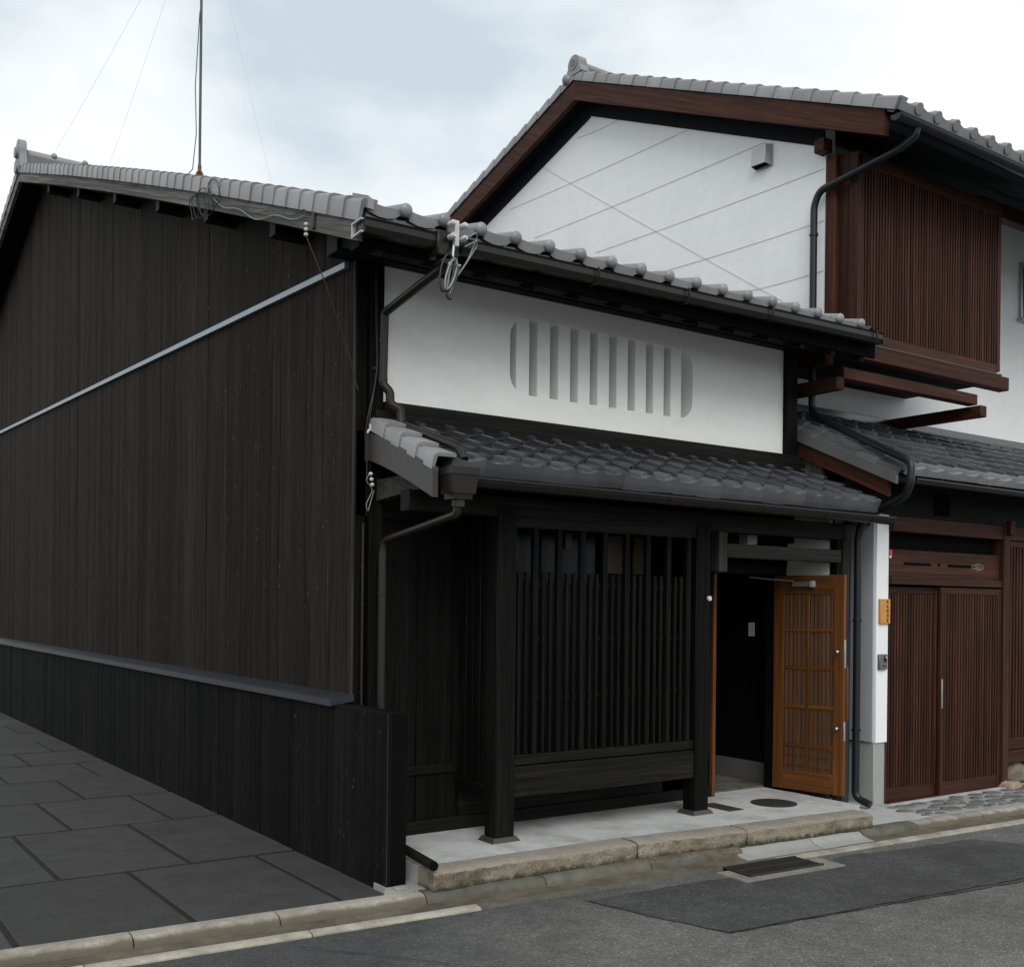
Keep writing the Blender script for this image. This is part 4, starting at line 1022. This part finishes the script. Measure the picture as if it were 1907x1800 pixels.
box('beam_tenon', 'brown_y', B, 10.02, 10.10, 5.87, 5.924, 2.60, 2.74, .005)
box('soffit_vent', 'black', B, 8.98, 9.22, 6.012, 6.02, 2.74, 2.95, 0)
ls = box('lattice_front', 'brown_x', B, 10.094, 14, 5.95, 6.02, .485, .60)
box('rail', 'brown_x', ls, 10.094, 14, 5.935, 6.03, .355, .478); box('rail', 'brown_x', ls, 10.094, 14, 5.95, 6.02, 2.49, 2.554)
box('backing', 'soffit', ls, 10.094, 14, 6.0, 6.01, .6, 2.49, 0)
slats('slat', 'brown_z', ls, 10.10, 13.95, 5.955, 5.985, .6, 2.49, 70, .55)
box('gap_light_block', 'black', B, 7.76, 8.3, 6.42, 6.43, .1, 3.3, 0)  # added black panel covering a sky leak behind the pillar
box('interior_light_block', 'black', B, 8.2, 14, 6.2, 6.22, .1, 3.1, 0)  # added black sheet so no sky shines through the front
box('base_void', 'black', B, 10.094, 14, 6.35, 6.37, .1, .37, 0)
random.seed(5)
def rock(name, mat, parent, c, r, sc, seed):
    mb = MB().ball((0, 0, 0), 1, 14, 9)
    mb.v = [tuple(Vector((p[0] * sc[0], p[1] * sc[1], p[2] * sc[2])) * r * (1 + .32 * noise.noise(Vector(p) * 1.5 + Vector((seed, 0, 0))) + .12 * noise.noise(Vector(p) * 4 + Vector((seed, 3, 0)))) + Vector(c)) for p in mb.v]
    return mb.build(name, mat, parent, True, 60)
rock('footing_stone', 'boulder', B, (10.10, 5.92, .12), .15, (1.15, .8, .55), 2)
rock('footing_stone', 'granite', B, (10.42, 6.08, .22), .17, (1.0, .8, .9), 7)
rock('footing_stone', 'cobble', B, (10.80, 6.08, .2), .2, (1.1, .8, .8), 11)
rock('footing_stone', 'granite', B, (11.2, 6.06, .2), .2, (1.1, .8, .8), 14)
# downpipe of the brown house
np_ = MB().tube(bend([(8.06, 5.605, 5.96), (8.06, 5.62, 5.90), (8.02, 5.74, 5.82), (7.975, 6.56, 5.70), (7.97, 6.62, 5.58), (7.97, 6.62, 3.70), (7.95, 6.56, 3.62), (7.72, 5.48, 3.115), (7.705, 5.375, 3.06), (7.695, 5.375, 2.89), (7.71, 5.43, 2.79), (7.85, 5.95, 2.64), (7.85, 6.0, 2.5), (7.85, 6.0, .22), (7.87, 5.86, .178)], .075, 6), .033, 16).build('downpipe', 'pipe_blue', B)
for z in (5.30, 4.40): MB().tube([(7.97, 6.62, z), (7.97, 6.62, z + .02)], .042, 14).build('pipe_clip', 'pipe_blue', np_)
for z in (1.75, .80): MB().tube([(7.85, 6.0, z), (7.85, 6.0, z + .02)], .042, 14).build('pipe_clip', 'pipe_blue', np_)

# ================================================================== SMALL THINGS
# vent hood on the gable
vh = thing('vent_hood', 'small grey metal vent hood on the white gable wall', 'vent', (8.0, 7.30, 6.18))
MB().add([(GX - .003, 7.205, 6.165), (GX - .09, 7.215, 6.18), (GX - .09, 7.395, 6.19), (GX - .003, 7.405, 6.175), (GX - .003, 7.205, 6.375), (GX - .075, 7.215, 6.365), (GX - .075, 7.395, 6.365), (GX - .003, 7.405, 6.375)],
         [(1, 2, 6, 5), (4, 5, 6, 7), (0, 1, 5, 4), (2, 3, 7, 6)]).build('hood_shell', 'hood', vh, False)
box('back_plate', 'alu', vh, GX - .006, GX - .001, 7.19, 7.42, 6.155, 6.385, .001)
box('louvre', 'black', vh, GX - .08, GX - .006, 7.22, 7.39, 6.185, 6.19, 0)
# cables over the gable wall
CAB = [('thin cable near the peak of the white gable', (10.27, 7.497), (9.5, 7.439)), ('topmost long thin cable across the white gable', (11.69, 7.057), (8.39, 6.925)),
       ('thin cable across the white gable ending beside the vent hood', (11.13, 6.53), (7.28, 6.42)), ('thin cable across the white gable passing below the vent hood', (9.9, 6.022), (6.56, 5.925)),
       ('thin cable across the white gable behind the bend of the downpipe', (8.65, 5.508), (6.56, 5.446)), ('lowest short thin cable on the white gable above the roof edge', (7.57, 5.014), (6.56, 4.985)),
       ('thin cable slanting down across the white gable against the others', (11.39, 7.659), (7.05, 4.811))]
for lab, a, b in CAB:
    q = .0020
    tag(MB().tube(catenary((GX - .0045, a[0], a[1]), (GX - .0045, b[0], b[1]), .012, 8), q, 6).build('wall_cable', 'cable_grey'), lab, 'cable', 'thin cables across the white gable')
# antenna mast
am = thing('antenna_mast', 'tall thin antenna mast with rusty tripod foot on the tiled roof', 'antenna', (3.85, 11.48, 6.36))
AX, AY = 3.85, 11.48; az = zb(AY) + .12
MB().tube([(AX, AY, az + .12), (AX, AY, 9.9)], .014, 10).build('mast', 'mast', am)
for dx, dy in ((-.10, -.05), (.02, -.16), (.10, .12)): MB().tube([(AX, AY, az + .20), (AX + dx * .4, AY + dy * .4, az + .13), (AX + dx, AY + dy, zb(AY + dy) + .09)], .011, 8).build('tripod_leg', 'rust', am)
MB().tube([(AX, AY, az + .12), (AX, AY, az + .24)], .02, 10).build('clamp', 'rust', am)
MB().tube([(AX - .015, AY, 8.2), (AX - .05, AY + .02, 7.4), (AX - .03, AY + .03, 6.9), (AX - .06, AY + .05, az + .2), (AX - .22, AY + .2, az - .02)], .005, 6).build('feed_cable', 'cable', am)
for i, (p, t) in enumerate((((RX0 + .1, 15.0, 7.56), 9.6), ((RX0 + .4, 13.2, 7.0), 9.6), ((4.6, 11.3, 6.45), 9.6))):
    MB().tube(catenary((AX, AY, t), p, .06, 10), .0012, 5).build('guy_wire', 'cable_grey', am)
# insulator rack at the front eave
ir = thing('insulator_rack', 'white porcelain insulator rack with hanging cable loops at the front gutter', 'insulator', (3.52, 5.72, 4.0))
IX, IY = 3.535, 5.715
MB().box(IX - .018, IX + .018, IY - .008, IY + .02, 4.08, 4.24, .004).build('back_strap', 'porcelain', ir)
for dx in (-.042, .042):
    for dz in (4.21, 4.13): MB().tube([(IX + dx, IY + .01, dz), (IX + dx, IY - .035, dz)], [.019, .019], 12).build('insulator', 'porcelain', ir); 
for dx in (-.042, .042):
    for dz in (4.21, 4.13): MB().tube([(IX + dx, IY - .034, dz), (IX + dx, IY - .05, dz)], [.019, .012], 12).build('insulator_cap', 'porcelain', ir)
MB().tube(bend([(IX - .02, IY + .0, 4.08), (IX - .03, IY, 3.98), (IX - .06, IY, 3.955), (IX + .03, IY, 3.965)], .02), .009, 8).build('hook', 'alu', ir)
def loop(cx_, cz_, w, h, y, tilt=0, n=20): return [(cx_ + w * math.sin(t) + tilt * math.cos(t), y, cz_ + h * math.cos(t)) for t in [2 * math.pi * i / n for i in range(n + 1)]]
MB().tube(loop(IX - .075, 3.90, .045, .12, IY - .01, .02), .006, 6, False).build('cable_loop', 'cable', ir)
MB().tube(loop(IX - .05, 3.895, .03, .10, IY - .02, .03), .007, 6, False).build('cable_loop', 'cable_light', ir)
MB().tube(loop(IX - .03, 3.885, .02, .11, IY + .005, .02), .007, 6, False).build('cable_loop', 'cable_light', ir)
MB().tube(bend([(IX - .01, IY - .02, 3.96), (IX - .07, IY, 3.76), (IX - .04, IY, 3.74), (IX + .02, IY, 3.95)], .04), .008, 6).build('cable_loop', 'cable', ir)
for dx, dz in ((.05, .0), (.06, -.05)): MB().tube(bend([(IX + .03, IY - .05, 4.12 + dz), (IX + .14, IY - .02, 4.19 + dz), (IX + .15, IY, 4.16 + dz), (IX + .08, IY, 4.0), (IX + .01, IY, 3.9)], .04), .005, 6).build('cable_tail', 'cable_light', ir)
# small insulator and cable on the gable overhang
gi = thing('gable_insulator', 'small white insulator hanging below the grey bargeboard with thin black cable', 'insulator', (3.0, 6.9, 4.4))
MB().box(2.93, 2.95, 6.50, 6.53, 4.29, 4.40, .003).build('bracket', 'iron', gi)
for i in range(3): MB().ball((2.925, 6.60, 4.34 - i * .034), .016, 10, 7, (1, 1, .8)).build('insulator', 'porcelain', gi)
MB().tube(bend([(2.925, 6.62, 4.44), (2.92, 6.60, 4.27), (3.05, 6.55, 3.95), (3.20, 6.53, 3.55), (3.275, 6.52, 3.28)], .1, 6), .0038, 6).build('cable', 'cable', gi)
gc = thing('cable_tangle', 'tangled thin black cables clipped to the weathered grey bargeboard', 'cable', (2.94, 8.5, 5.0))
random.seed(17)
for k in range(6):
    c = Vector((2.935, 8.55 + random.uniform(-.2, .3), zb(8.55) - .06)); pts = []
    r1, r2, ph = random.uniform(.08, .22), random.uniform(.05, .12), random.random() * 6
    for i in range(17):
        t = ph + i / 16 * 2 * math.pi; pts.append((c.x - .006 * k - .01 * math.sin(3 * t), c.y + r1 * math.cos(t), c.z + .37 * r1 * math.cos(t) + r2 * math.sin(t)))
    MB().tube(pts, .0035, 6, False).build('cable_coil', 'cable', gc)
pts = [(2.935, y, zb(y) - .05 - .07 * math.sin((8.4 - y) / 1.7 * math.pi) + .02 * math.sin(y * 9)) for y in [8.4 - 1.75 * i / 20 for i in range(21)]]
MB().tube(pts, .0045, 6).build('cable_run', 'cable_light', gc)
MB().tube([(p[0] - .004, p[1], p[2] + .035 + .012 * math.sin(p[1] * 7)) for p in pts], .0038, 6).build('cable_run', 'cable', gc)
# cable dropping down the corner
sc_ = thing('corner_cables', 'bundle of thin cables dropping down the dark corner post by the downpipe', 'cable', (3.4, 6.54, 2.9))
MB().tube(bend([(3.405, 6.54, 4.15), (3.41, 6.535, 3.75), (3.42, 6.53, 3.48), (3.40, 6.53, 3.3), (3.345, 6.53, 3.1), (3.34, 6.53, 2.86)], .12, 6), .004, 6).build('cable', 'pipe_brown', sc_)
MB().tube(bend([(3.412, 6.54, 4.15), (3.42, 6.535, 3.7), (3.425, 6.53, 3.46), (3.385, 6.53, 3.22), (3.352, 6.53, 3.0), (3.35, 6.53, 2.7)], .12, 6), .004, 6).build('cable', 'cable', sc_)
MB().box(3.395, 3.43, 6.53, 6.55, 3.44, 3.46, .003).build('clip', 'iron', sc_)
pi_ = thing('pent_insulator', 'small white insulator with wire loop under the pent roof end', 'insulator', (3.36, 6.5, 2.6))
for i in range(3): MB().ball((3.365 + .006 * i, 6.50, 2.73 - i * .036), .0155, 10, 7, (1, 1, .85)).build('insulator', 'porcelain', pi_)
MB().tube(bend([(3.36, 6.50, 2.74), (3.325, 6.50, 2.68), (3.385, 6.50, 2.63), (3.33, 6.50, 2.52), (3.345, 6.50, 2.47), (3.39, 6.5, 2.62)], .03), .0028, 6).build('wire_loop', 'cable_light', pi_)
tg = thing('wall_clip', 'tiny white clip on the post end above the pent roof verge', 'clip', (3.37, 6.53, 3.02))
MB().tube(bend([(3.352, 6.53, 3.005), (3.362, 6.53, 3.03), (3.372, 6.53, 3.025), (3.374, 6.53, 3.065), (3.384, 6.53, 3.06)], .01), .008, 8).build('clip_body', 'porcelain', tg)
# name plate with brushed characters
npl = thing('name_plate', 'honey coloured wooden name plate with black brushed characters on the white pillar', 'sign', (8.16, 5.95, 1.84))
box('board', 'plate_wood', npl, 8.092, 8.232, 5.940, 5.964, 1.735, 1.952, .003)
def stroke(mb, pts, w):
    for a, b in zip(pts, pts[1:]):
        dx, dz = b[0] - a[0], b[1] - a[1]; L = math.hypot(dx, dz) or 1; nx, nz = -dz / L * w / 2, dx / L * w / 2
        mb.add([(a[0] - nx, 5.9385, a[1] - nz), (b[0] - nx * .7, 5.9385, b[1] - nz * .7), (b[0] + nx * .7, 5.9385, b[1] + nz * .7), (a[0] + nx, 5.9385, a[1] + nz)], [(0, 1, 2, 3)])
glyphs = [[((-.8, .6), (.8, .75)), ((-.5, .2), (.6, .25)), ((0, .9), (-.1, -.2), (-.7, -.9)), ((.1, 0), (.7, -.8)), ((-.3, -.3), (.4, -.4))],
          [((-.7, .5), (.7, .6)), ((0, .95), (0, -.9)), ((-.7, -.1), (.6, 0)), ((-.6, -.5), (-.1, -.1)), ((.2, -.2), (.7, -.7))],
          [((-.6, .8), (-.7, -.1)), ((-.6, .8), (.6, .85), (.6, 0)), ((-.7, .3), (.5, .35)), ((-.7, -.1), (.7, -.05)), ((-.2, -.2), (-.7, -.9)), ((.2, -.2), (.3, -.8), (.8, -.8))],
          [((-.8, .5), (.1, .6)), ((-.4, .9), (-.4, -.9)), ((-.8, 0), (0, .1)), ((.2, .8), (.9, .8), (.5, .1)), ((.2, .2), (.8, -.1)), ((.2, -.3), (.9, -.2)), ((.55, 0), (.5, -.95))],
          [((-.7, .8), (.6, .8)), ((0, .8), (-.2, .1)), ((-.6, .3), (.6, .3), (.5, -.1)), ((-.7, -.1), (.7, -.1)), ((-.4, -.3), (-.5, -.9), (.5, -.9), (.5, -.3))]]
mb = MB()
for gi_, gl in enumerate(glyphs):
    for st in gl: stroke(mb, [(8.190 + p[0] * .017, 1.925 - gi_ * .0405 + p[1] * .017) for p in st], .0058)
mb.build('characters', 'ink', npl, False)
ic = thing('door_intercom', 'small grey video intercom with camera eye on the white pillar', 'intercom', (8.14, 5.95, 1.39))
box('housing', 'intercom', ic, 8.085, 8.198, 5.938, 5.964, 1.33, 1.465, .006)
box('camera_window', 'lens', ic, 8.140, 8.182, 5.9345, 5.9385, 1.395, 1.450, .002)
MB().tube([(8.168, 5.9345, 1.438), (8.168, 5.930, 1.438)], .008, 10).build('camera_eye', 'porcelain', ic)
for i in range(3): box('button', 'lens', ic, 8.125 + i * .020, 8.137 + i * .020, 5.935, 5.9385, 1.355, 1.368, .001)
rs = thing('red_marker', 'tiny red and white plate at the edge of the white pillar', 'sign', (8.25, 5.96, 2.35))
box('red_plate', 'red', rs, 8.238, 8.272, 5.957, 5.963, 2.34, 2.39, .001); box('white_strip', 'paper', rs, 8.240, 8.262, 5.957, 5.963, 2.318, 2.339, .001)
wd_ = thing('door_chime_disc', 'small round white disc on the dark post beside the doorway', 'doorbell', (6.11, 6.05, 1.93))
MB().tube([(6.108, 6.064, 1.93), (6.108, 6.05, 1.93)], [.021, .019], 16).build('disc', 'porcelain', wd_); MB().tube([(6.108, 6.051, 1.93), (6.108, 6.046, 1.93)], .008, 12).build('button', 'paper', wd_)
nt_ = thing('paper_notice', 'small white paper notice on the dark wall inside the doorway', 'notice', (7.59, 6.98, 1.66))
box('sheet', 'paper', nt_, 7.592, 7.598, 6.95, 7.02, 1.60, 1.725, 0); 
for i in range(4): box('text_line', 'hood', nt_, 7.5905, 7.5925, 6.958, 7.012, 1.615 + i * .024, 1.623 + i * .024, 0)
# covers
mc = thing('manhole_cover', 'round brown cast iron cover in the entrance platform', 'manhole cover', (6.91, 6.09, .25))
MB().tube([(6.91, 6.09, .245), (6.91, 6.09, .2515)], .19, 36).build('rim', 'iron', mc); MB().tube([(6.91, 6.09, .245), (6.91, 6.09, .2545)], .178, 36).build('lid', 'iron', mc)
ri = MB()
for i in range(-5, 6):
    for j in range(-5, 6):
        if i * i + j * j < 27: ri.box(6.91 + i * .031 - .010, 6.91 + i * .031 + .010, 6.09 + j * .031 - .010, 6.09 + j * .031 + .010, .254, .2565)
ri.build('raised_pattern', 'iron', mc, False)
ac = thing('access_cover', 'small dark rectangular access cover beside the lattice post', 'access cover', (6.40, 6.20, .25))
MB().box(6.32, 6.48, 6.02, 6.36, .244, .2525, .002).build('frame', 'iron', ac); MB().box(6.332, 6.468, 6.032, 6.348, .246, .2545, .002).build('lid', 'lead', ac)
gr = thing('drain_grate', 'black iron street drain grate with pale concrete surround', 'drain grate', (5.92, 5.3, 0))
def gx(a, b): p = Vector((5.44, 5.215)) + KD * a + KN * b; return p.x, p.y
MB().prism([gx(-.14, .06), gx(.80, .06), gx(.80, .34), gx(-.14, .34)], -.02, .0795).build('surround', 'surround', gr, False)
MB().prism([gx(-.03, .0), gx(.66, .0), gx(.66, .27), gx(-.03, .27)], -.02, .0835).build('pit', 'black', gr, False)
for i in range(24):
    a = -.025 + i * .0288; MB().prism([gx(a, .01), gx(a + .013, .01), gx(a + .013, .26), gx(a, .26)], 0, .090).build('bar', 'iron', gr, False)
for b in (.0, .125, .258): MB().prism([gx(-.03, b), gx(.66, b), gx(.66, b + .014), gx(-.03, b + .014)], 0, .0925).build('cross_bar', 'iron', gr, False)
